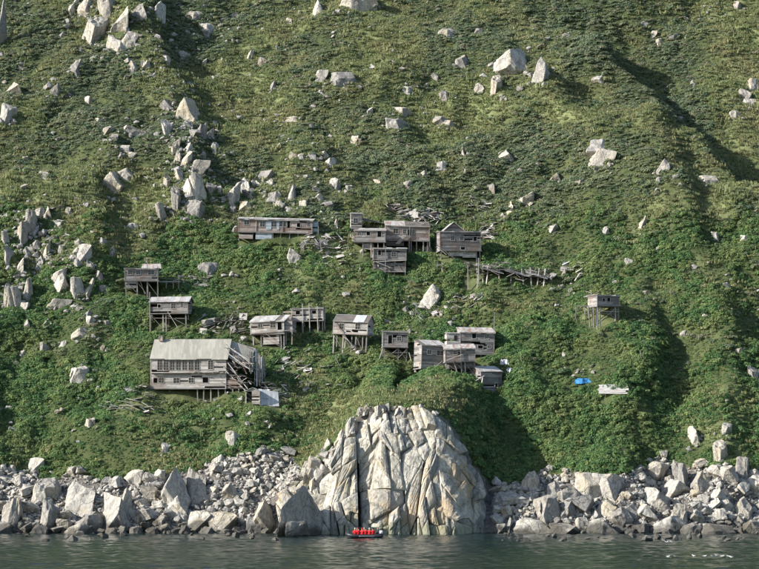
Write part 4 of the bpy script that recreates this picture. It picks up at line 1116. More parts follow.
# standing gable end, twisted outwards
ga, gb = gx(250.5), gx(263.5)
nb = 11
for k in range(nb):              # upright boards, ragged at the top, twisted outwards
    f = k / (nb - 1); x = ga + (gb - ga) * f; yy = -.1 + 3.3 * f
    tp = gz(346 + 9 * abs(f - .35) * 2 + rnd.uniform(-1.5, 5)); bt = gz(388 - 5 * f + rnd.uniform(-7, 2)) if f > .2 else gz(376 + rnd.uniform(-4, 4))
    if rnd.random() < .08: continue
    MB().beam((x + rnd.uniform(-.1, .1), yy, bt), (x + rnd.uniform(-.25, .1), yy + rnd.uniform(-.1, .2), tp), .26, .05, rnd.uniform(-.3, .3)).build('gable_board', M[rnd.choice(['bluish', 'bluish', 'wood_pale', 'wood'])], r)
xform(wall_boards(7.4, lambda y: gz(372) + 2.6 * (1 - abs(y - 3.7) / 3.7), [], 309, miss=0.12), lambda x, y, z: (gx(259) - y + 0.06 * z, 0.8 + x, z)).build('gable_wall', M['wood'], r)
for k in range(85):
    a = rnd.uniform(223, 252); b_ = rnd.uniform(347, 386); L_ = rnd.uniform(4, 17); an = rnd.choice([R(35), R(40), R(30), R(-20), R(8), R(55), R(0)]) + rnd.gauss(0, .2)
    e0, e1 = a - L_ / 2 * math.cos(an), b_ - L_ / 2 * math.sin(an)
    f0, f1 = a + L_ / 2 * math.cos(an), b_ + L_ / 2 * math.sin(an)
    if f0 > 256 or e0 < 221: continue
    yy = -0.2 + (388 - b_) / 45 * 1.2 + rnd.uniform(-0.3, .9)
    pl(sp, e0, e1, f0, f1, yy, rnd.uniform(0.1, 0.26), 0.07, rnd.choice(['wood_dark', 'wood', 'wood_pale', 'wood_warm', 'wood_pale', 'wood_dark']), 'fallen_beam', yy + rnd.uniform(-1, 1))
for (a, b_, c_, d_, w_) in ((227, 346, 250, 361, .22), (226, 352, 252, 371, .25), (228, 363, 248, 389, .22), (236, 352, 254, 366, .3), (225, 370, 247, 392, .2)):
    pl(sp, a, b_, c_, d_, 0.0, w_, 0.12, 'drift', 'fallen_beam')
MB().box(gx(155), 3.2, gz(340), gx(158.5), 4.1, gz(334.5), 0.08).build('chimney', M['wood_warm'], r)
# shed and sheet-metal wall at its lower right
sx0 = hit(256, 405)
sd = dict(u0=245.5, u1=260, vf=404, s=mpp(sx0.y), yaw=R(-4)); sd['A'] = at_y(245.5, 404, sx0.y); sd['w'] = 14.5 * sd['s']
sd['root'] = empty('small_shed', sd['A'], sd['yaw']); tag(sd['root'], 'tiny pale shed with dark doorway under the broken end of the school', 'shed')
w_, h_ = sd['w'], LZ(sd, 391)
xform(wall_boards(w_, lambda x: h_ + 0.5 * (1 - abs(x - w_ / 2) / (w_ / 2)), [(0.15, 1.0, 0.0, 1.75)], 611), lambda x, y, z: (x, y, z)).build('wall', M['wood_pale'], sd['root'])
xform(wall_boards(2.6, lambda x: h_, [], 612), lambda x, y, z: (w_ - y, x, z)).build('wall', M['wood_pale'], sd['root'])
xform(wall_boards(2.6, lambda x: h_, [], 613), lambda x, y, z: (y, 2.6 - x, z)).build('wall', M['wood_pale'], sd['root'])
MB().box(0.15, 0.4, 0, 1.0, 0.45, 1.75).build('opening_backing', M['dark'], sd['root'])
MB().sheet([(-.15, -.2, h_ - .05), (w_ / 2, -.2, h_ + .55), (w_ / 2, 2.7, h_ + .55), (-.15, 2.7, h_ - .05)], .05).build('roof_panel', M['tin'], sd['root'])
MB().sheet([(w_ / 2, -.2, h_ + .55), (w_ + .15, -.2, h_ - .05), (w_ + .15, 2.7, h_ - .05), (w_ / 2, 2.7, h_ + .55)], .05).build('roof_panel', M['tin'], sd['root'])
BARE.append((sd['A'].x + 1.2, sd['A'].y + 1, 1.9))
g = hit(270, 405); g2 = g + Vector((0, -0.3, -.2)); e = empty('sheet_metal_wall', g2, 0.1)
tag(e, 'leaning whitish sheet-metal panels right of the tiny shed', 'panel'); sm = mpp(g.y)
for k in range(5):
    x0 = (k - 2.5) * 0.62 - 0.1; MB().sheet([(x0, 0.03 * (k % 2), 0), (x0 + .6, 0.03 * (k % 2), 0.0), (x0 + .5, 1.2, 2.7 - 0.12 * k), (x0 - .1, 1.2, 2.75 - .1 * k)], .03).build('metal_sheet', M['white_sheet'], e)
BARE.append((g.x, g.y, 1.9))

# --- additions to the other houses
sp = S[1]
MB().sheet([(LX(sp, 141), 0.6, LZ(sp, 267.6)), (LX(sp, 161), 0.6, LZ(sp, 268)), (LX(sp, 160.5), 3.2, LZ(sp, 261.5)), (LX(sp, 142), 3.2, LZ(sp, 262))], .07).build('roof_panel', M['rusty'], sp['root'])
part_box(sp, 'lower_wall', 125.5, 280.5, 137, 288, 0.1, 2.2, 'wood')
MB().box(LX(sp, 158.5), .6, LZ(sp, 281.6), LX(sp, 180), 2.2, LZ(sp, 280.6), .03).build('deck', M['wood'], sp['root'])
for u in (166, 173, 178.5): pl(sp, u, 274 if u > 178 else 281, u, 288, .7, .13, .13, 'wood', 'post')
pl(sp, 160, 277.5, 180, 278.5, .7, .1, .06, 'wood', 'rail'); pl(sp, 140, 281, 145, 294, .2, .14, .08, 'wood_pale', 'brace'); pl(sp, 157.5, 266, 157.5, 296, -.15, .13, .13, 'wood', 'post')
sp = S[2]
pl(sp, 150, 292, 150, 334, -.15, .14, .14, 'wood', 'post'); pl(sp, 168, 312, 178, 328, -.1, .2, .08, 'wood_pale', 'brace'); pl(sp, 149, 318, 187, 319, .1, .12, .08, 'wood', 'brace')
sp = S[3]
part_box(sp, 'lower_wall', 239, 231.3, 253, 238.5, 0.05, 2, 'wood_warm'); part_box(sp, 'lower_wall', 256, 231.3, 272, 238.8, 0.05, 2, 'bluish')
xform(wall_boards(LX(sp, 283) - LX(sp, 266), lambda x: 1.55, [(LX(sp, 271.3) - LX(sp, 266), LX(sp, 276.7) - LX(sp, 266), -1, 9), (LX(sp, 279.3) - LX(sp, 266), 9, -1, 9)], 77), lambda x, y, z: (LX(sp, 266) + x, y - .06, z + .35)).build('painted_panel', M['bluish'], sp['root'])
part_box(sp, 'annex_wall', 312.3, 219.5, 318, 232, .5, 3.6, 'bluish', roof='tin')
pl(sp, 256, 218, 256, 231, -.1, .16, .08, 'wood_pale', 'corner_board'); pl(sp, 283, 218.5, 283, 231, -.1, .14, .06, 'wood', 'corner_board')
pl(sp, 318.5, 222, 318.5, 236, .2, .13, .13, 'wood', 'post')
sp = S[4]
part_box(sp, 'lower_wall', 363.5, 243, 373, 249, .4, 2.2, 'wood'); pl(sp, 364, 248, 374, 250, .2, .14, .07, 'drift', 'brace')
sp = S[5]
part_box(sp, 'lower_wall', 386, 240, 404, 245.5, .5, 2.6, 'wood_dark')
for k in range(6): pl(sp, 396 + k * 1.3, 243 - k * 1.5, 399.6 + k * 1.3, 243 - k * 1.5, -.35, .06, .3, 'wood_pale', 'stair_tread')
pl(sp, 396, 244, 404, 235, -.5, .1, .06, 'wood_pale', 'stair_rail'); pl(sp, 399.6, 244, 407, 235, -.2, .1, .06, 'wood_pale', 'stair_rail')
for k in range(12):
    a = random.uniform(405, 424); pl(sp, a, random.uniform(220, 225), a + random.uniform(5, 12), random.uniform(221, 225), random.uniform(.2, 3.5), .2, .07, random.choice(['drift', 'wood_pale', 'wood']), 'broken_board')
pl(sp, 409.5, 221, 409.5, 253, -.2, .14, .14, 'wood', 'post'); pl(sp, 429, 222, 430, 246, -.1, .14, .14, 'wood', 'post')
sp = S[6]
xform(wall_boards(LX(sp, 405.5) - LX(sp, 374), lambda x: 1.35, [(2.9, 3.4, 0, .9)], 91, miss=.12), lambda x, y, z: (LX(sp, 374) + x, .1 + y, LZ(sp, 271.5) + z)).build('lower_wall', M['wood'], sp['root'])
part_box(sp, 'lower_wall', 374.2, 262.2, 405, 271.3, .3, 2.6, 'wood')
pl(sp, 373, 262, 406, 259.8, -.2, .18, .1, 'drift', 'rail'); pl(sp, 373, 272, 406, 271.3, -.1, .15, .1, 'wood_pale', 'rail'); pl(sp, 376, 262, 392, 268, -.3, .18, .07, 'drift', 'brace')
pl(sp, 385.5, 246, 385.5, 283, -.2, .13, .13, 'wood', 'post'); pl(sp, 373.5, 247, 373.5, 278, -.1, .13, .13, 'wood', 'post')
sp = S[7]
x0, x1 = LX(sp, 444), LX(sp, 469); zb = LZ(sp, 231.4); zp = LZ(sp, 221)
xform(wall_boards(x1 - x0, lambda x: (zp - zb) * (1 - abs(x - (x1 - x0) / 2) / ((x1 - x0) / 2)), [], 92, miss=0), lambda x, y, z: (x0 + x, 2.0 + y, zb + z)).build('gable_wall', M['wood_dark'], sp['root'])
xm = (x0 + x1) / 2
gr = MB().sheet([(x0 - .25, 1.7, zb - .1), (xm, 1.7, zp + .12), (xm, 6.2, zp + .12), (x0 - .25, 6.2, zb - .1)], .07).build('roof', M['tin'], sp['root'])
MB().sheet([(xm, 1.7, zp + .12), (x1 + .25, 1.7, zb - .1), (x1 + .25, 6.2, zb - .1), (xm, 6.2, zp + .12)], .07).build('roof', M['tin'], sp['root'])
part_box(sp, 'lower_wall', 449, 250.3, 476.5, 257.5, .25, 3.5, 'wood_pale')
pl(sp, 436, 245, 458, 262, -.6, .3, .08, 'wood', 'ramp_board'); pl(sp, 436, 247, 446, 255, -.5, .2, .1, 'drift', 'ramp_board')
sp = S[8]
part_box(sp, 'lower_wall', 263, 334.4, 279, 345, .2, 2.4, 'wood_pale'); part_box(sp, 'annex_wall', 284.3, 322, 292.5, 333.5, .4, 3.2, 'wood')
pl(sp, 251, 334, 294, 331.5, -.25, .2, .12, 'wood', 'rail'); pl(sp, 265, 333, 281, 346, -.4, .12, .07, 'wood', 'brace')
for u in (286, 292): pl(sp, u, 333, u - .6, 346, .4, .18, .18, 'wood', 'post')
sp = S[9]
part_box(sp, 'annex_wall', 283, 312.5, 292, 321.5, .3, 2.6, 'wood_warm', roof='wood_warm')
for u in (303, 309.7, 317.8): pl(sp, u, 304 if u < 316 else 307, u, 334, -.18, .13, .13, 'wood_pale', 'post')
sp = S[10]
MB().sheet([(LX(sp, 333), -.1, LZ(sp, 321)), (LX(sp, 349), -.1, LZ(sp, 321)), (LX(sp, 349), 3.6, LZ(sp, 319)), (LX(sp, 333), 3.6, LZ(sp, 319))], .07).build('roof_panel', M['tin'], sp['root'])
pl(sp, 334, 321.5, 357, 349, -.35, .2, .1, 'wood', 'stair_rail'); pl(sp, 343, 335, 356, 346, -.2, .16, .08, 'wood_pale', 'brace'); pl(sp, 333, 333.5, 367, 333.3, -.2, .2, .14, 'wood_warm', 'rail')
sp = S[11]
pl(sp, 383, 348, 377, 366, -.3, .28, .1, 'drift', 'prop'); pl(sp, 409, 352, 414.5, 370, -.3, .24, .1, 'drift', 'prop'); pl(sp, 382.5, 346.6, 408, 346.6, -.22, .16, .1, 'wood_pale', 'rail')
pl(sp, 383, 353, 408, 352, -.05, .12, .08, 'wood', 'brace')
sp = S[13]
pl(sp, 446, 360.5, 462, 355, -.6, .3, .1, 'drift', 'plank'); pl(sp, 461, 348, 461, 374, -.2, .12, .12, 'wood', 'post'); part_box(sp, 'lower_wall', 449, 362, 474, 369, .4, 2.6, 'wood_dark')
pl(sp, 442, 361, 434, 367, -.6, .14, .08, 'wood_pale', 'prop'); pl(sp, 453, 361, 457, 374, -.3, .14, .08, 'wood_pale', 'brace')
sp = S[14]
part_box(sp, 'annex_wall', 447, 333.5, 460.3, 345.5, .2, 3.2, 'wood_pale', roof='tin')
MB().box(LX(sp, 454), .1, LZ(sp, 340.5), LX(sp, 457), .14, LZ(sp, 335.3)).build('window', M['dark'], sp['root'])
for u in (448, 455): pl(sp, u, 345.5, u, 352, .4, .14, .14, 'wood', 'post')
sp = S[15]
part_box(sp, 'annex_wall', 502.2, 372.5, 511, 385.5, .6, 3.2, 'wood', roof='tin')
pl(sp, 481, 377, 478, 396, -.6, .16, .1, 'drift', 'prop'); pl(sp, 473, 381, 482, 376, -.8, .14, .1, 'drift', 'rail'); pl(sp, 511, 385, 511, 395, .7, .13, .13, 'wood', 'post'); pl(sp, 508, 384.5, 521, 387.5, .7, .4, .08, 'wood_pale', 'deck')
sp = S[16]
for u, v in ((592, 327), (595, 322)): pl(sp, u + 2, 305, u + 4, v, 2.2, .14, .14, 'wood', 'post')
pl(sp, 597, 311, 620, 311.5, -.1, .16, .1, 'wood_pale', 'brace'); pl(sp, 596, 305.6, 622, 305.6, -.3, .16, .12, 'wood', 'rail'); pl(sp, 619, 306, 622, 322, .2, .12, .08, 'wood', 'brace')

# --- tower-like outhouse and the open frame by the lone cabin
g = hit(357, 233); s_ = mpp(g.y)
oh = dict(u0=351, u1=362, vf=229, s=s_, yaw=R(4), A=at_y(351, 229, g.y), w=11 * s_); oh['root'] = empty('outhouse', oh['A'], oh['yaw'])
tag(oh['root'], 'narrow upright grey hut standing above the left plank cabin of the middle cluster', 'hut')
hh_ = LZ(oh, 213.5); w_ = oh['w']
wall_boards(w_, lambda x: hh_, [(.45, 1.2, 1.0, 1.9)], 71).build('wall', M['wood'], oh['root'])
xform(wall_boards(1.8, lambda x: hh_, [], 72), lambda x, y, z: (y, 1.8 - x, z)).build('wall', M['wood_pale'], oh['root'])
xform(wall_boards(1.8, lambda x: hh_, [], 73), lambda x, y, z: (w_ - y, x, z)).build('wall', M['wood'], oh['root'])
window(oh['root'], .45, 1.0, 1.2, 1.9, 'w')
MB().sheet([(-.15, -.2, hh_ + .05), (w_ + .15, -.2, hh_ + .05), (w_ + .15, 2, hh_ + .35), (-.15, 2, hh_ + .35)], .06).build('roof_panel', M['tin'], oh['root'])
MB().sheet([(w_, .6, hh_ - 1.0), (w_ + 4.4, .6, hh_ - 1.7), (w_ + 4.4, 2.4, hh_ - 1.5), (w_, 2.4, hh_ - .4)], .07).build('lean_to_roof', M['wood_dark'], oh['root'])
for (xx, yy) in ((.08, .1), (w_ - .08, .1)):
    g0 = ground_local(oh, xx, yy); plank(oh['root'], (xx, yy, min(g0, -.1) - .3), (xx, yy, 0), .14, .14, 'wood', 'post')
BARE.append((oh['A'].x + .8, oh['A'].y + 1, 1.3))

def debris(label, u0, v0, u1, v1, n, keys=('drift', 'wood_pale', 'wood'), lmin=1.0, lmax=3.2, ang=None, name='plank_heap', lift=0.5, slope=0.0, seed=None):
    rnd = random.Random(int(u0 * 31 + v0) if seed is None else seed)
    c = hit((u0 + u1) / 2, (v0 + v1) / 2); root = empty(name, c); tag(root, label, 'debris', 'fallen timber among the ruins')
    for k in range(n):
        u, v = rnd.uniform(u0, u1), rnd.uniform(v0, v1); g = hit(u, v)
        L_ = rnd.uniform(lmin, lmax) * (.6 if lmax < 3.5 else .75); a = (rnd.uniform(-0.9, 0.9) if ang is None else ang + rnd.gauss(0, .22))
        d = Vector((math.cos(a), rnd.uniform(-.5, .5) - 0.4 * math.sin(a), 0)); 
        p = Vector((g.x, g.y, 0)) - d * L_ / 2; q = Vector((g.x, g.y, 0)) + d * L_ / 2
        p.z = h1(p.x, p.y); q.z = h1(q.x, q.y)
        if ang is not None: p.z, q.z = g.z - math.sin(a) * L_ / 2 * .8, g.z + math.sin(a) * L_ / 2 * .8
        up = rnd.uniform(0.2, lift + .2)
        plank(root, p + Vector((0, 0, up)) - c, q + Vector((0, 0, up + rnd.uniform(-.15, .3))) - c, rnd.uniform(.14, .38), .06, rnd.choice(keys), 'plank', roll=rnd.uniform(-.4, .4))
        if k % 5 == 0: plank(root, g + Vector((-.5, 0, up)) - c, g + Vector((rnd.uniform(.2, .9), rnd.uniform(-.4, .4), up + rnd.uniform(-.2, .35))) - c, rnd.uniform(.6, 1.3), .05, rnd.choice(keys), 'wall_piece', roll=rnd.uniform(-.6, .6) + 1.57 * (rnd.random() < .4))
        BARE.append((g.x, g.y, 0.38))
    return root
debris('heap of bleached planks sliding down right of the school', 262, 386, 293, 404, 36, ('drift', 'drift', 'wood_pale'))
debris('bleached boards strewn uphill right of the school', 272, 352, 312, 382, 26, ('drift', 'wood_pale'), ang=0.55)
debris('white fallen boards lying left below the school', 104, 399, 150, 415, 22, ('drift', 'drift', 'wood_pale'), 1.5, 4.0, ang=-0.25)
debris('fallen boards and a low grey heap at the school left corner', 118, 390, 150, 398, 14, ('wood_pale', 'wood'))
debris('grey plank heap left of the pale two-level cabin', 223, 318, 243, 338, 24, ('wood', 'wood_pale', 'wood_dark'), ang=0.9)
debris('dark broken boards above the school ridge', 200, 323, 220, 335, 14, ('wood', 'wood_pale', 'wood_dark'))
debris('pale rubble of boards below the right end of the long house', 320, 236, 346, 266, 40, ('drift', 'drift', 'wood_pale'), 0.8, 2.6)
debris('small broken platform under the right end of the long house', 300, 238, 322, 250, 18, ('wood', 'drift', 'wood_pale'))
debris('bleached roof wreck heaped left of the tall gabled house', 402, 213, 442, 222, 46, ('drift', 'drift', 'wood_pale', 'wood'), 1.2, 4.0)
debris('white broken timbers heaped right of the tall gabled house', 478, 224, 494, 240, 24, ('drift', 'drift', 'wood_warm'), 1.0, 4.0)
debris('crossed bleached planks on the slope above the tall gabled house', 470, 201, 490, 213, 16, ('drift',), ang=-0.7)
debris('leaning planks below the large leaning boulder in the village', 415, 304, 440, 324, 20, ('drift', 'wood_pale', 'wood'), ang=-0.8)
debris('flat grey boards lying right of the large leaning boulder', 452, 296, 486, 308, 18, ('wood_pale', 'wood', 'drift'))
g = hit(613, 394.5); e = empty('plank_stack', g); tag(e, 'stack of long whitish planks lying beside the blue tarp', 'planks'); sm = mpp(g.y)
for k in range(6):
    x0, x1 = -14.5 * sm + random.uniform(-.35, .35), 14.5 * sm + random.uniform(-.35, .35); z0 = .15 + k * .235; y0 = k * .2 - .1; t_ = random.uniform(-.06, .06)
    MB().sheet([(x0, y0, z0), (x1, y0, z0 + t_), (x1, y0 + .15, z0 + .215 + t_), (x0, y0 + .15, z0 + .215)], .07).build('plank', M['drift'], e)
for k in range(3): plank(e, ((k - 1) * 1.5, .25, -.2), ((k - 1) * 1.5, .9, 1.45), .12, .1, 'wood')
for k in range(5): BARE.append((g.x + (k - 2) * .9, g.y + .3, .75)); BARE.append((g.x + (k - 2) * .9, g.y - .1, .6))
debris('broken white crate boards right of the collapsed platform', 560, 266, 582, 281, 12, ('drift', 'wood_pale'))
debris('reddish broken wood heaped above the rust-striped cabin', 385, 207, 402, 216, 12, ('wood_warm', 'wood_warm', 'drift'))
debris('loose boards beside the uppermost left cabin deck', 176, 278, 214, 284, 16, ('wood_pale', 'drift', 'wood'), 1.2, 3.0, ang=0.0)
debris('loose boards lying at the lone cabin left frame', 583, 296, 598, 304, 14, ('wood_pale', 'wood_warm', 'drift'))
debris('scattered board ends right of the small grey cabin on the left', 186, 284, 208, 291, 9, ('wood', 'wood_pale'))
debris('few bleached sticks on the slope above the cliff', 300, 360, 345, 395, 14, ('drift', 'wood_pale'), .6, 1.6)

# collapsed platform on posts
g = hit(505, 284); s_ = mpp(g.y)
cp = dict(u0=465, u1=550, vf=270, s=s_, yaw=0.0, A=at_y(465, 270, g.y), w=85 * s_); cp['root'] = empty('collapsed_platform', cp['A'])
tag(cp['root'], 'long collapsed timber platform on crooked posts below the tall gabled house', 'ruin'); rnd = random.Random(61)
for u in (468, 477, 478.5, 483, 489, 500, 512, 522, 531, 540, 546):
    lx = LX(cp, u); gg = ground_local(cp, lx, .4); pl(cp, u + rnd.uniform(-3, 3), 270 - gg / s_ + 2, u, 262 + (u - 470) * .08, .4, .17, .15, rnd.choice(['wood', 'wood_pale']), 'post', 1.0)
for k in range(90):
    u = rnd.uniform(466, 549); v = 266 + (u - 466) * .085 + 3.0 * math.sin(u * .16) + rnd.uniform(-3.0, 6.5); a = rnd.uniform(2.5, 9); t_ = rnd.gauss(.05, .38)
    yy = rnd.uniform(0, 3.2)
    v += max(0, u - 505) * .10
    pl(cp, u - a, v - a * t_ - yy * 1.2, u + a, v + a * t_ - yy * 1.2, yy, rnd.uniform(.2, .5), .06, rnd.choice(['drift', 'wood', 'wood', 'wood_dark', 'wood_dark']), 'plank', yy + rnd.uniform(-.6, .6))
for (a, b_) in ((482, 504), (505, 530), (526, 548)):
    v0 = 266.5 + (a - 466) * .10; v1 = 268 + (b_ - 466) * .12
    MB().sheet([(LX(cp, a), 0, LZ(cp, v0)), (LX(cp, b_), .2, LZ(cp, v1 + 1)), (LX(cp, b_ - 1), 3, LZ(cp, v1 - 3)), (LX(cp, a + 1), 3, LZ(cp, v0 - 3.5))], .08).build('fallen_roof', M['tin'], cp['root'])
for (u, v0, v1) in ((478.5, 258, 284), (437.5, 262, 272), (441.5, 263, 273)):
    if u > 450: pl(cp, u, v0, u, v1, -.2, .14, .14, 'wood_pale', 'post')
for k in range(12): BARE.append((cp['A'].x + k * 1.15, cp['A'].y + 1.6, 1.0))

def frame_poles(label, lines, name='pole_frame', key='wood'):
    u, v = lines[0][2], lines[0][3]; c = hit(u, v); root = empty(name, c); tag(root, label, 'frame')
    for (a, b_, c2, d) in lines:
        p, q = at_y(a, b_, c.y), at_y(c2, d, c.y); plank(root, p - c, q - c, .15, .13, key, 'pole')
    return root
frame_poles('open frame of grey posts left of the lone stilt cabin', [(576, 306, 575.5, 320), (584, 306, 586, 322), (575, 306.5, 590, 306), (578, 308, 574, 316), (588, 306, 588, 319)])
frame_poles('two short leaning posts below the tall gabled house', [(437.5, 262, 436.5, 274), (441.5, 262.5, 443, 273), (436, 265, 444, 264)])
frame_poles('thin leaning pole standing right of the streaked-roof house', [(494.5, 312, 494, 345)])
frame_poles('small post frame below the large leaning boulder', [(416, 306, 415.5, 317), (438, 308, 437.5, 320), (415, 309, 424, 322)])
frame_poles('broken post frame under the long house end', [(301, 243, 301, 257), (303.5, 244, 303.5, 254), (300, 244, 320, 243), (320.5, 238, 321, 252)])
frame_poles('thin pole leaning on the green slope below the lone cabin', [(640, 350, 641.5, 362)])
frame_poles('thin pole standing on the slope below the low whitish shed', [(335, 356, 341, 369)])
frame_poles('crooked pole by the uppermost left cabin', [(147, 258, 148, 297)])

# blue tarp, white sheets
def tarp(label, u0, v0, u1, v1, material, name, seed, bulge=.5):
    g = hit((u0 + u1) / 2, v1); s_ = mpp(g.y); W = (u1 - u0) * s_; Hh = (v1 - v0) * s_
    nx, ny = 16, 9; vs_, fs = [], []
    for j in range(ny):
        for i in range(nx):
            a, b_ = i / (nx - 1), j / (ny - 1)
            x = (a - .5) * W * (1 + .1 * math.sin(b_ * 5 + seed)); y = b_ * Hh * 1.1 + .12 * math.sin(a * 9 + seed)
            z = Hh * (math.sin(min(1, b_ * 1.15) * math.pi * .55)) * (.75 + .25 * math.sin(a * math.pi)) + .34 * mnoise.noise(Vector((a * 7, b_ * 4, seed))) + .2 * mnoise.noise(Vector((a * 15, b_ * 9, seed)))
            vs_.append((x, y, z - .1))
    top = len(vs_); vs_ += [(x, y + .02, z - .04) for x, y, z in vs_]
    for j in range(ny - 1):
        for i in range(nx - 1):
            k = j * nx + i; fs.append((k, k + 1, k + nx + 1, k + nx)); k += top; fs.append((k, k + nx, k + nx + 1, k + 1))
    o = mesh_obj(name, vs_, fs, M[material], None, True); o.location = g + Vector((0, -.2, .25)); BARE.append((g.x, g.y + .5, .5 * W)); return tag(o, label, 'tarp' if 'tarp' in name else 'sheet')
tarp('bright blue tarp bundled on the green slope right of the village', 575, 379.5, 590.5, 384.5, 'blue_tarp', 'tarp_bundle', 1)
tarp('crumpled bluish-white sheet right of the streaked-roof house', 500, 360.5, 509, 365.5, 'white_sheet', 'crumpled_sheet', 3)
tarp('small bluish-white sheet behind the sunlit-gable cabin', 507, 369, 512, 373, 'white_sheet', 'crumpled_sheet', 5)
# ------------------------------------------------------------------ vegetation (uncountable cover): points carry prototype, turn and size
def leaf_clump(name, seed, n, rx, rz, leaf, material, up=0.5, flat=False):
    r = np.random.default_rng(seed)
    d = r.normal(size=(n, 3)); d /= np.linalg.norm(d, axis=1)[:, None]; d[:, 2] = np.abs(d[:, 2]) * 1.0 - 0.12
    # several lobes make an uneven outline
    lob = r.normal(size=(5, 3)); lob /= np.linalg.norm(lob, axis=1)[:, None]; lob[:, 2] = np.abs(lob[:, 2])
    bulge = 0.62 + 0.5 * np.max(np.clip(d @ lob.T, 0, 1) ** 4, axis=1)
    rad = bulge * (1 - 0.35 * r.random(n) ** 2)
    c = d * rad[:, None] * np.array([rx, rx, rz])
    nrm = d + r.normal(size=(n, 3)) * 0.55; nrm[:, 2] += up; nrm /= np.linalg.norm(nrm, axis=1)[:, None]
    t = np.cross(nrm, r.normal(size=(n, 3))); t /= np.linalg.norm(t, axis=1)[:, None]
    b = np.cross(nrm, t)
    L = leaf * r.uniform(0.65, 1.35, n)[:, None]
    v = np.stack([c - t * L, c - b * L * 0.55, c + t * L, c + b * L * 0.55], 1).reshape(-1, 3)
    f = np.arange(4 * n).reshape(-1, 4)
    me = bpy.data.meshes.new(name); me.from_pydata(v.tolist(), [], f.tolist()); me.materials.append(material)
    return bpy.data.objects.new(name, me)
def tuft(name, seed, n, h, spread, material):
    r = random.Random(seed); vs_, fs = [], []
    for k in range(n):
        a = r.uniform(0, 6.28); q = spread * r.random() ** .5; x, y = q * math.cos(a), q * math.sin(a)
        L = h * r.uniform(.5, 1.2); lx, ly = r.gauss(0.12, .3) * L, r.gauss(-.1, .3) * L; w = 0.05; wa = r.uniform(0, 3.14); dx, dy = w * math.cos(wa), w * math.sin(wa)
        i = len(vs_); vs_ += [(x - dx, y - dy, -.05), (x + dx, y + dy, -.05), (x + lx * .5 + dx, y + ly * .5 + dy, L * .65), (x + lx, y + ly, L)]
        fs += [(i, i + 1, i + 2), (i, i + 2, i + 3)]
    me = bpy.data.meshes.new(name); me.from_pydata(vs_, [], fs); me.materials.append(material)
    return bpy.data.objects.new(name, me)
def scatter(name, label, protos, x, y, z, size, tilt, cat, zscale=None):
    n = len(x); col = bpy.data.collections.new(name + '_kinds')
    for o in protos: col.objects.link(o)
    me = bpy.data.meshes.new(name); me.vertices.add(n)
    me.vertices.foreach_set('co', np.stack([x, y, z], -1).astype(np.float32).ravel())
    a = me.attributes.new('turn', 'FLOAT_VECTOR', 'POINT')
    rot = np.stack([rng.normal(0, tilt, n) + 0.35, rng.normal(0, tilt, n), rng.uniform(0, 6.283, n)], -1)
    rot[:, 0] = rng.normal(0, tilt, n)
    a.data.foreach_set('vector', rot.astype(np.float32).ravel())
    a = me.attributes.new('size', 'FLOAT_VECTOR', 'POINT')
    zs = size * rng.uniform(0.75, 1.25, n) * (1 if zscale is None else zscale)
    a.data.foreach_set('vector', np.stack([size, size, zs], -1).astype(np.float32).ravel())
    a = me.attributes.new('kind_index', 'INT', 'POINT'); a.data.foreach_set('value', rng.integers(0, len(protos), n).astype(np.int32))
    o = link(bpy.data.objects.new(name, me)); tag(o, label, cat, kind='stuff')
    ng = bpy.data.node_groups.new(name + '_scatter', 'GeometryNodeTree')
    ng.interface.new_socket('Geometry', in_out='INPUT', socket_type='NodeSocketGeometry'); ng.interface.new_socket('Geometry', in_out='OUTPUT', socket_type='NodeSocketGeometry')
    gi = ng.nodes.new('NodeGroupInput'); go = ng.nodes.new('NodeGroupOutput'); ip = ng.nodes.new('GeometryNodeInstanceOnPoints')
    ci = ng.nodes.new('GeometryNodeCollectionInfo'); ci.inputs['Collection'].default_value = col; ci.inputs['Separate Children'].default_value = True; ci.inputs['Reset Children'].default_value = True
    def na(nm, ty):
        q = ng.nodes.new('GeometryNodeInputNamedAttribute'); q.data_type = ty; q.inputs['Name'].default_value = nm; return q.outputs['Attribute']
    er = ng.nodes.new('FunctionNodeEulerToRotation'); L_ = ng.links.new
    L_(na('turn', 'FLOAT_VECTOR'), er.inputs[0]); L_(gi.outputs[0], ip.inputs['Points']); L_(ci.outputs[0], ip.inputs['Instance'])
    ip.inputs['Pick Instance'].default_value = True; L_(na('kind_index', 'INT'), ip.inputs['Instance Index']); L_(er.outputs[0], ip.inputs['Rotation']); L_(na('size', 'FLOAT_VECTOR'), ip.inputs['Scale'])
    L_(ip.outputs[0], go.inputs[0])
    mod = o.modifiers.new('scatter', 'NODES'); mod.node_group = ng
    return o
def bare(x, y):
    r = np.zeros(len(x), bool)
    for (a, b, c) in BARE: r |= (x - a) ** 2 + (y - b) ** 2 < c * c
    return r
def sample(n, seed, ylo, yhi):
    r = np.random.default_rng(seed); x = r.uniform(-95, 95, n); y = r.uniform(ylo, yhi, n)
    k = np.abs(x) < (y + 350) * 0.165 + 10
    x, y = x[k], y[k]; z = H(x, y); u, v = project(x, y, z)
    cov = rubble_mask(x, y, z)
    ok = (cov < 0.35) & ~in_house(x, y) & ~bare(x, y) & (z > 2.0)
    x, y, z, u, v = x[ok], y[ok], z[ok], u[ok], v[ok]
    g = grassy(x, y, z)
    low = sstep(190, 250, v + 45 * fbm(x / 15, y / 15, 81, 2))
    return x, y, z, u, v, g, low
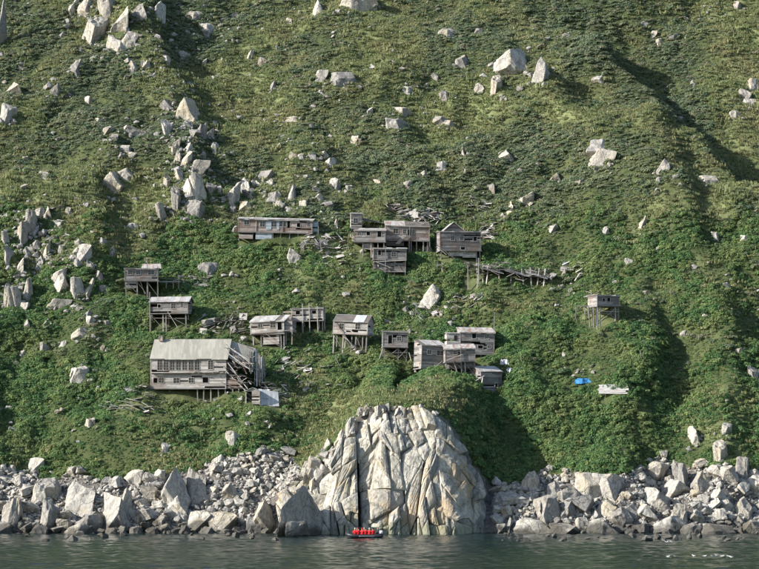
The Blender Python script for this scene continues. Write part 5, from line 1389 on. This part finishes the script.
# lush shrubs of the lower slope
x, y, z, u, v, g, low = sample(125000, 101, 4, 110)
keep = (rng.random(len(x)) < low) & (rng.random(len(x)) > np.clip(g * 1.1 - .15, 0, .95))
x, y, z, g = x[keep], y[keep], z[keep], g[keep]
size = (0.60 + 0.75 * fbm(x / 5, y / 5, 91, 2)) * np.exp(rng.normal(0, .25, len(x))); size = np.where(rng.random(len(x)) < .08, size * 1.8, size); size = np.clip(size, .28, 1.2)
sh = [leaf_clump('shrub_kind', 40 + k, 230, 0.95, 0.8, 0.15, M['shrub']) for k in range(6)]
scatter('green_shrubs', 'dense bright green leafy shrubs covering the lower slope', sh, x, y, z - .05 - .12 * size, size, .18, 'shrubs')
print('shrubs', len(x))
# grey-green heath of the upper slope
x, y, z, u, v, g, low = sample(150000, 102, 30, 172)
keep = (rng.random(len(x)) > low * .9) & (rng.random(len(x)) > np.clip(g * 1.25 + .05, 0, .93))
x, y, z = x[keep], y[keep], z[keep]
size = np.clip((0.44 + 0.3 * fbm(x / 6, y / 6, 92, 2)) * np.exp(rng.normal(0, .3, len(x))) * np.where(rng.random(len(x)) < .1, 1.8, 1), .2, 1.15)
he = [leaf_clump('heath_kind', 60 + k, 150, 1.05, 0.62, 0.16, M['heath']) for k in range(6)]
scatter('heath_scrub', 'low grey-green heath scrub covering the upper slope', he, x, y, z - .03, size, .22, 'heath')
print('heath', len(x))
# yellow-green grass in the clearings
x, y, z, u, v, g, low = sample(150000, 103, 4, 172)
keep = rng.random(len(x)) < np.clip(g * 1.1 + .12 - .25 * low, .02, 1)
x, y, z = x[keep], y[keep], z[keep]
size = np.exp(rng.normal(0.0, .3, len(x)))
gr_ = [tuft('grass_kind', 80 + k, 40, .26, .5, M['grass']) for k in range(5)]
scatter('hillside_grass', 'yellow-green grass in the clearings between the shrubs', gr_, x, y, z, size, .2, 'grass')
print('grass', len(x))

# ------------------------------------------------------------------ inflatable dinghy with passengers
yb = -19.0
bs = mpp(yb); b0 = at_y(365, 540.5, yb); b0.z = 0.0
BL = 36.5 * bs; BW = 2.0; TR = 0.25
boat = empty('inflatable_dinghy', b0); tag(boat, 'dark inflatable dinghy with outboard motor full of people in red', 'boat')
def tube(path, rad, material, name, parent, seg=10, cap=True):
    vs_, fs = [], []; P = [Vector(p) for p in path]
    for i, p in enumerate(P):
        t = (P[min(i + 1, len(P) - 1)] - P[max(i - 1, 0)]).normalized()
        a = t.cross(Vector((0, 0, 1))); a = a.normalized() if a.length > .01 else Vector((1, 0, 0)); b_ = a.cross(t)
        rr = rad[i] if isinstance(rad, (list, tuple)) else rad
        for k in range(seg): vs_.append(p + (a * math.cos(k * 6.2832 / seg) + b_ * math.sin(k * 6.2832 / seg)) * rr)
    for i in range(len(P) - 1):
        for k in range(seg):
            k2 = (k + 1) % seg; fs.append((i * seg + k, i * seg + k2, (i + 1) * seg + k2, (i + 1) * seg + k))
    if cap: fs += [tuple(range(seg - 1, -1, -1)), tuple((len(P) - 1) * seg + k for k in range(seg))]
    return mesh_obj(name, vs_, fs, material, parent, True)
path = []; rad = []
for k in range(41):
    t = k / 40 * 2 - 1          # -1 stern near side .. 0 bow .. 1 stern far side
    a = abs(t); sgn = -1 if t < 0 else 1
    x = -BL / 2 + BL * min(1, max(0, (a - .12) / .88)) * 1.0 if a > .12 else -BL / 2
    if a < .3: wy = BW / 2 * math.sin(a / .3 * math.pi / 2); x = -BL / 2 + .05 + 1.1 * (1 - math.cos(a / .3 * math.pi / 2)) * 1.0
    else: wy = BW / 2; x = -BL / 2 + 1.15 + (BL - 1.15) * (a - .3) / .7
    z = .27 + .36 * max(0, 1 - a / .42) ** 1.6
    path.append((x, sgn * wy, z)); rad.append(TR * (1 if a < .9 else (1 - .75 * (a - .9) / .1)))
tube(path, rad, M['black_rubber'], 'buoyancy_tube', boat, 12)
for sgn in (-1, 1):
    tube([(x, y + (sgn * (TR + .005)), z + .02) for (x, y, z) in path[(4 if sgn < 0 else 28):(13 if sgn < 0 else 37)]], .035, M['grey_rubber'], 'rubbing_strake', boat, 6)
mb = MB(); mb.box(-BL / 2 + .9, -BW / 2 + .1, .08, BL / 2 - .5, BW / 2 - .1, .14); mb.build('floor_board', M['wood_dark'], boat)
MB().box(BL / 2 - .55, -BW / 2 + .15, .1, BL / 2 - .48, BW / 2 - .15, .62).build('transom', M['dark_trousers'], boat)
def shaped(name, secs, material, parent, seg=10):
    """loft of rounded rectangles: (centre, half x, half y)"""
    vs_, fs = [], []
    for (c, hx, hy) in secs:
        for k in range(seg):
            a = k * 6.2832 / seg; ca, sa = math.cos(a), math.sin(a); e = .6
            vs_.append((c[0] + hx * math.copysign(abs(ca) ** e, ca), c[1] + hy * math.copysign(abs(sa) ** e, sa), c[2]))
    for i in range(len(secs) - 1):
        for k in range(seg): fs.append((i * seg + k, i * seg + (k + 1) % seg, (i + 1) * seg + (k + 1) % seg, (i + 1) * seg + k))
    fs += [tuple(range(seg - 1, -1, -1)), tuple((len(secs) - 1) * seg + k for k in range(seg))]
    return mesh_obj(name, vs_, fs, material, parent, True)
mx = BL / 2 - .3
mot = shaped('outboard_motor', [((mx, 0, .55), .16, .14), ((mx + .02, 0, .62), .24, .2), ((mx + .02, 0, .9), .26, .21), ((mx, 0, 1.02), .18, .15)], M['engine_white'], boat)
shaped('motor_leg', [((mx + .02, 0, -.35), .09, .04), ((mx, 0, .2), .1, .06), ((mx, 0, .57), .12, .09)], M['black_rubber'], mot)
tube([(mx - .1, 0, .72), (mx - .45, -.05, .8), (mx - .75, -.1, .8)], [.03, .025, .03], M['black_rubber'], 'tiller', mot, 6)

def person_mesh(name, seed, jacket, arm=0):
    """seated figure grown from one skeleton: pelvis at the origin, facing -y"""
    r = random.Random(seed); ln = r.uniform(-.04, .12)
    J = [((0, 0, .10), .155), ((0, .01, .30), .15), ((0, .01 - ln * .3, .50), .175), ((0, -ln * .5, .60), .085), ((0, -.02 - ln * .6, .70), .085), ((0, -.035 - ln * .6, .80), .105), ((0, -.03 - ln * .6, .90), .07)]
    E = [(0, 1), (1, 2), (2, 3), (3, 4), (4, 5), (5, 6)]
    for sgn in (-1, 1):
        b = len(J); out = r.uniform(0, .08)
        J += [((sgn * .20, -.0, .50), .085), ((sgn * (.27 + out), -.05, .27), .07), ((sgn * (.17 + out * .5), -.27, .20), .052), ((sgn * (.14 + out * .4), -.36, .17), .045)]
        E += [(2, b), (b, b + 1), (b + 1, b + 2), (b + 2, b + 3)]
        c = len(J)
        J += [((sgn * .11, -.02, .08), .125), ((sgn * .14, -.42, .09), .085), ((sgn * .13, -.46, -.28), .06), ((sgn * .13, -.60, -.33), .045)]
        E += [(0, c), (c, c + 1), (c + 1, c + 2), (c + 2, c + 3)]
    me = bpy.data.meshes.new(name); me.from_pydata([j[0] for j in J], E, [])
    o = bpy.data.objects.new(name, me); COL.objects.link(o)
    sk = o.modifiers.new('skin', 'SKIN'); 
    for v, j in zip(me.skin_vertices[0].data, J): v.radius = (j[1], j[1] * (.72 if j[1] > .14 else 1)); 
    me.skin_vertices[0].data[0].use_root = True
    su = o.modifiers.new('sub', 'SUBSURF'); su.levels = 1; su.render_levels = 1
    dg = bpy.context.evaluated_depsgraph_get(); out = bpy.data.meshes.new_from_object(o.evaluated_get(dg)); out.name = name
    bpy.data.objects.remove(o)
    bm = bmesh.new(); bm.from_mesh(out)
    # fingers: five tapered digits on each hand, curled over the knee
    for sgn in (-1, 1):
        hand = Vector(J[10 if sgn < 0 else 18][0])
        for q, (dx, L) in enumerate(((-.034, .065), (-.012, .08), (.011, .075), (.033, .058), (-.05 * sgn, .05))):
            a = hand + Vector((dx, -.02 if q < 4 else .02, .005)); bdir = Vector((.1 * dx, -1, -.25)) if q < 4 else Vector((-sgn * .8, -.6, -.1))
            p = [a, a + bdir.normalized() * L * .55, a + bdir.normalized() * L * .8 + Vector((0, 0, -L * .4))]
            ring = []
            for i, pt in enumerate(p):
                rr = (.012, .011, .008)[i]; ring.append([bm.verts.new(pt + Vector((rr * math.cos(k * 1.5708), 0, rr * math.sin(k * 1.5708)))) for k in range(4)])
            for i in range(2):
                for k in range(4): bm.faces.new((ring[i][k], ring[i][(k + 1) % 4], ring[i + 1][(k + 1) % 4], ring[i + 1][k]))
            bm.faces.new(ring[2])
    # nose
    hd = Vector(J[5][0]); n = [bm.verts.new(hd + Vector(q)) for q in ((0, -.10, .03), (-.018, -.098, -.015), (.018, -.098, -.015), (0, -.13, -.012))]
    for t in ((0, 1, 3), (0, 3, 2), (1, 2, 3)): bm.faces.new([n[i] for i in t])
    for f in bm.faces:
        c = f.calc_center_median(); f.smooth = True
        hand_ = abs(c.x) > .05 and c.y < -.31 and c.z > .11 and c.z < .24 and abs(c.y) < .50
        f.material_index = 2 if (c.z > .63 or hand_) else (0 if c.z > .19 or (c.y > -.12 and c.z > .02) else 1)
    bm.to_mesh(out); bm.free()
    for k in (jacket, 'dark_trousers', 'skin'): out.materials.append(M[k])
    return out
def hood_mesh(material):
    bm = bmesh.new(); bmesh.ops.create_uvsphere(bm, u_segments=12, v_segments=8, radius=.122)
    kill = [v for v in bm.verts if v.co.z < -.02 and v.co.y < .02 or (v.co.y < -.07 and v.co.z < .045)]
    bmesh.ops.delete(bm, geom=kill, context='VERTS')
    for f in bm.faces: f.smooth = True
    me = bpy.data.meshes.new('hair'); bm.to_mesh(me); bm.free(); me.materials.append(material); return me
PM = [person_mesh('person', 10 + k, 'red_jacket') for k in range(3)]; PD = person_mesh('person', 31, 'dark_trousers')
HAIR = [hood_mesh(M['dark_hair']), hood_mesh(M['light_cap']), hood_mesh(M['red_jacket'])]
seats = [(-1.35, -.78, 0, 0, 1, 'person in red jacket seated nearest the bow of the dinghy'), (-.85, -.80, 15, 1, 0, 'second person from the bow, red jacket and dark hair'), (-.38, -.80, -12, 2, 2, 'third person from the bow, red jacket with hood up'),
         (.12, -.80, 8, 0, 0, 'person in red jacket in the middle of the near side of the dinghy'), (.62, -.80, -8, 1, 1, 'person in red jacket and light cap, second from the helmsman'), (1.1, -.80, 10, 2, 0, 'person in red jacket seated beside the dark-clothed helmsman'),
         (-1.05, .62, 170, 1, 2, 'person in red jacket on the far side near the bow'), (-.1, .62, 185, 0, 1, 'person in red jacket on the far side amidships')]
for (x, y, rz, k, hk, lab) in seats:
    p = bpy.data.objects.new('person', PM[k]); link(p); p.location = b0 + Vector((x, y, .47)); p.rotation_euler = (0, 0, R(rz + (180 if y < 0 else 180)))
    # passengers sit on the tubes with their feet inside the boat
    tag(p, lab, 'person', 'passengers of the dinghy')
    h_ = bpy.data.objects.new('hood' if hk == 2 else ('cap' if hk == 1 else 'hair'), HAIR[hk]); link(h_, p); h_.location = (0, -.035, .825)
p = bpy.data.objects.new('person', PD); link(p); p.location = b0 + Vector((BL / 2 - .75, .35, .55)); p.rotation_euler = (0, 0, R(-75)); tag(p, 'dark-clothed helmsman seated at the outboard motor', 'person', 'passengers of the dinghy')
h_ = bpy.data.objects.new('hair', HAIR[0]); link(h_, p); h_.location = (0, -.035, .825)

# ------------------------------------------------------------------ gulls
def gull(label, u, v, flying=False, rz=0.0, size=1.0, hgt=0.0):
    d = hit(u, v) if not flying else at_y(u, v, -60.0)
    if not flying: d = at_y(u, v, 0); rr = ray(u, v); t = -CAM.z / rr[2]; d = CAM + Vector(rr) * t
    root = empty('gull', d, rz); root.scale = (size,) * 3; tag(root, label, 'gull', 'white gulls on the water')
    z0 = .06 if not flying else 0
    secs = [(-.30, .02, .015, .10), (-.2, .06, .05, .09), (-.05, .10, .085, .07), (.1, .10, .09, .07), (.2, .065, .065, .10), (.25, .045, .05, .16), (.29, .05, .05, .20), (.34, .035, .035, .20), (.36, .01, .01, .195)]
    vs_, fs = [], []; sg = 10
    for (x, ry, rz_, cz) in secs:
        for k in range(sg): vs_.append((x, ry * math.cos(k * .6283), z0 + cz - (.0 if not flying else .0) + rz_ * math.sin(k * .6283)))
    for i in range(len(secs) - 1):
        for k in range(sg): fs.append((i * sg + k, i * sg + (k + 1) % sg, (i + 1) * sg + (k + 1) % sg, (i + 1) * sg + k))
    fs += [tuple(range(sg)), tuple((len(secs) - 1) * sg + k for k in range(sg - 1, -1, -1))]
    mesh_obj('body', vs_, fs, M['feather_white'], root, True)
    mesh_obj('bill', [(.35, -.012, z0 + .205), (.35, .012, z0 + .205), (.35, 0, z0 + .18), (.42, 0, z0 + .185)], [(0, 1, 3), (1, 2, 3), (2, 0, 3)], M['bill_yellow'], root)
    for sgn in (-1, 1):
        if flying: o_ = [(.12, .07, .12), (-.10, .07, .11), (-.10, .35, .25), (.14, .36, .27), (-.16, .62, .19), (.02, .63, .20), (-.26, .78, .10)]; fc = [(0, 3, 2, 1), (3, 5, 4, 2), (5, 6, 4)]
        else: o_ = [(.14, .085, .09), (.1, .05, .16), (-.12, .075, .13), (-.16, .05, .16), (-.36, .02, .12), (-.14, .1, .07), (-.05, .108, .08)]; fc = [(0, 1, 3, 2), (2, 3, 4), (2, 4, 5), (0, 2, 6), (2, 5, 6)]
        vv = [(x, sgn * y, z0 + z) for x, y, z in o_]; n_ = len(vv); vv += [(x, y * 1.0, z - .012) for x, y, z in vv]
        fa = list(fc) + [tuple(reversed([i + n_ for i in q])) for q in fc]
        mesh_obj('wing', vv, fa, M['feather_grey'] if not flying else M['feather_white'], root)
GU = [(668, 557.3), (675.5, 557.3), (694, 556.6), (704.5, 556.8), (712.5, 557), (717, 556.2), (722, 557), (729, 557.2), (731.5, 558)]
names = ['leftmost', 'second from the left', 'third from the left', 'fourth from the left', 'fifth from the left', 'sixth from the left', 'seventh from the left', 'eighth from the left', 'rightmost']
for k, ((u, v), nm) in enumerate(zip(GU, names)): gull('white gull floating on the sea, %s of the nine' % nm, u, v, False, random.uniform(-.7, .7) + (math.pi if k % 3 else 0), .7)
gull('white gull flying low over the water with spread wings', 667, 543, True, R(60), .95)

# ------------------------------------------------------------------ labels that several rocks share get their place in the row
byl = {}
for o in COL.objects:
    if o.parent is None and 'label' in o and o.get('category') in ('rock', 'boulder'): byl.setdefault(o['label'], []).append(o)
for lab, os_ in byl.items():
    if len(os_) < 2: continue
    os_.sort(key=lambda o: o.location.x / (o.location.y + 350))
    for k, o in enumerate(os_):
        n = k + 1; suf = 'th' if 10 <= n % 100 <= 20 else {1: 'st', 2: 'nd', 3: 'rd'}.get(n % 10, 'th')
        place = 'leftmost' if k == 0 else ('rightmost' if n == len(os_) else '%d%s from left' % (n, suf))
        o['label'] = '%s, %s' % (lab, place)
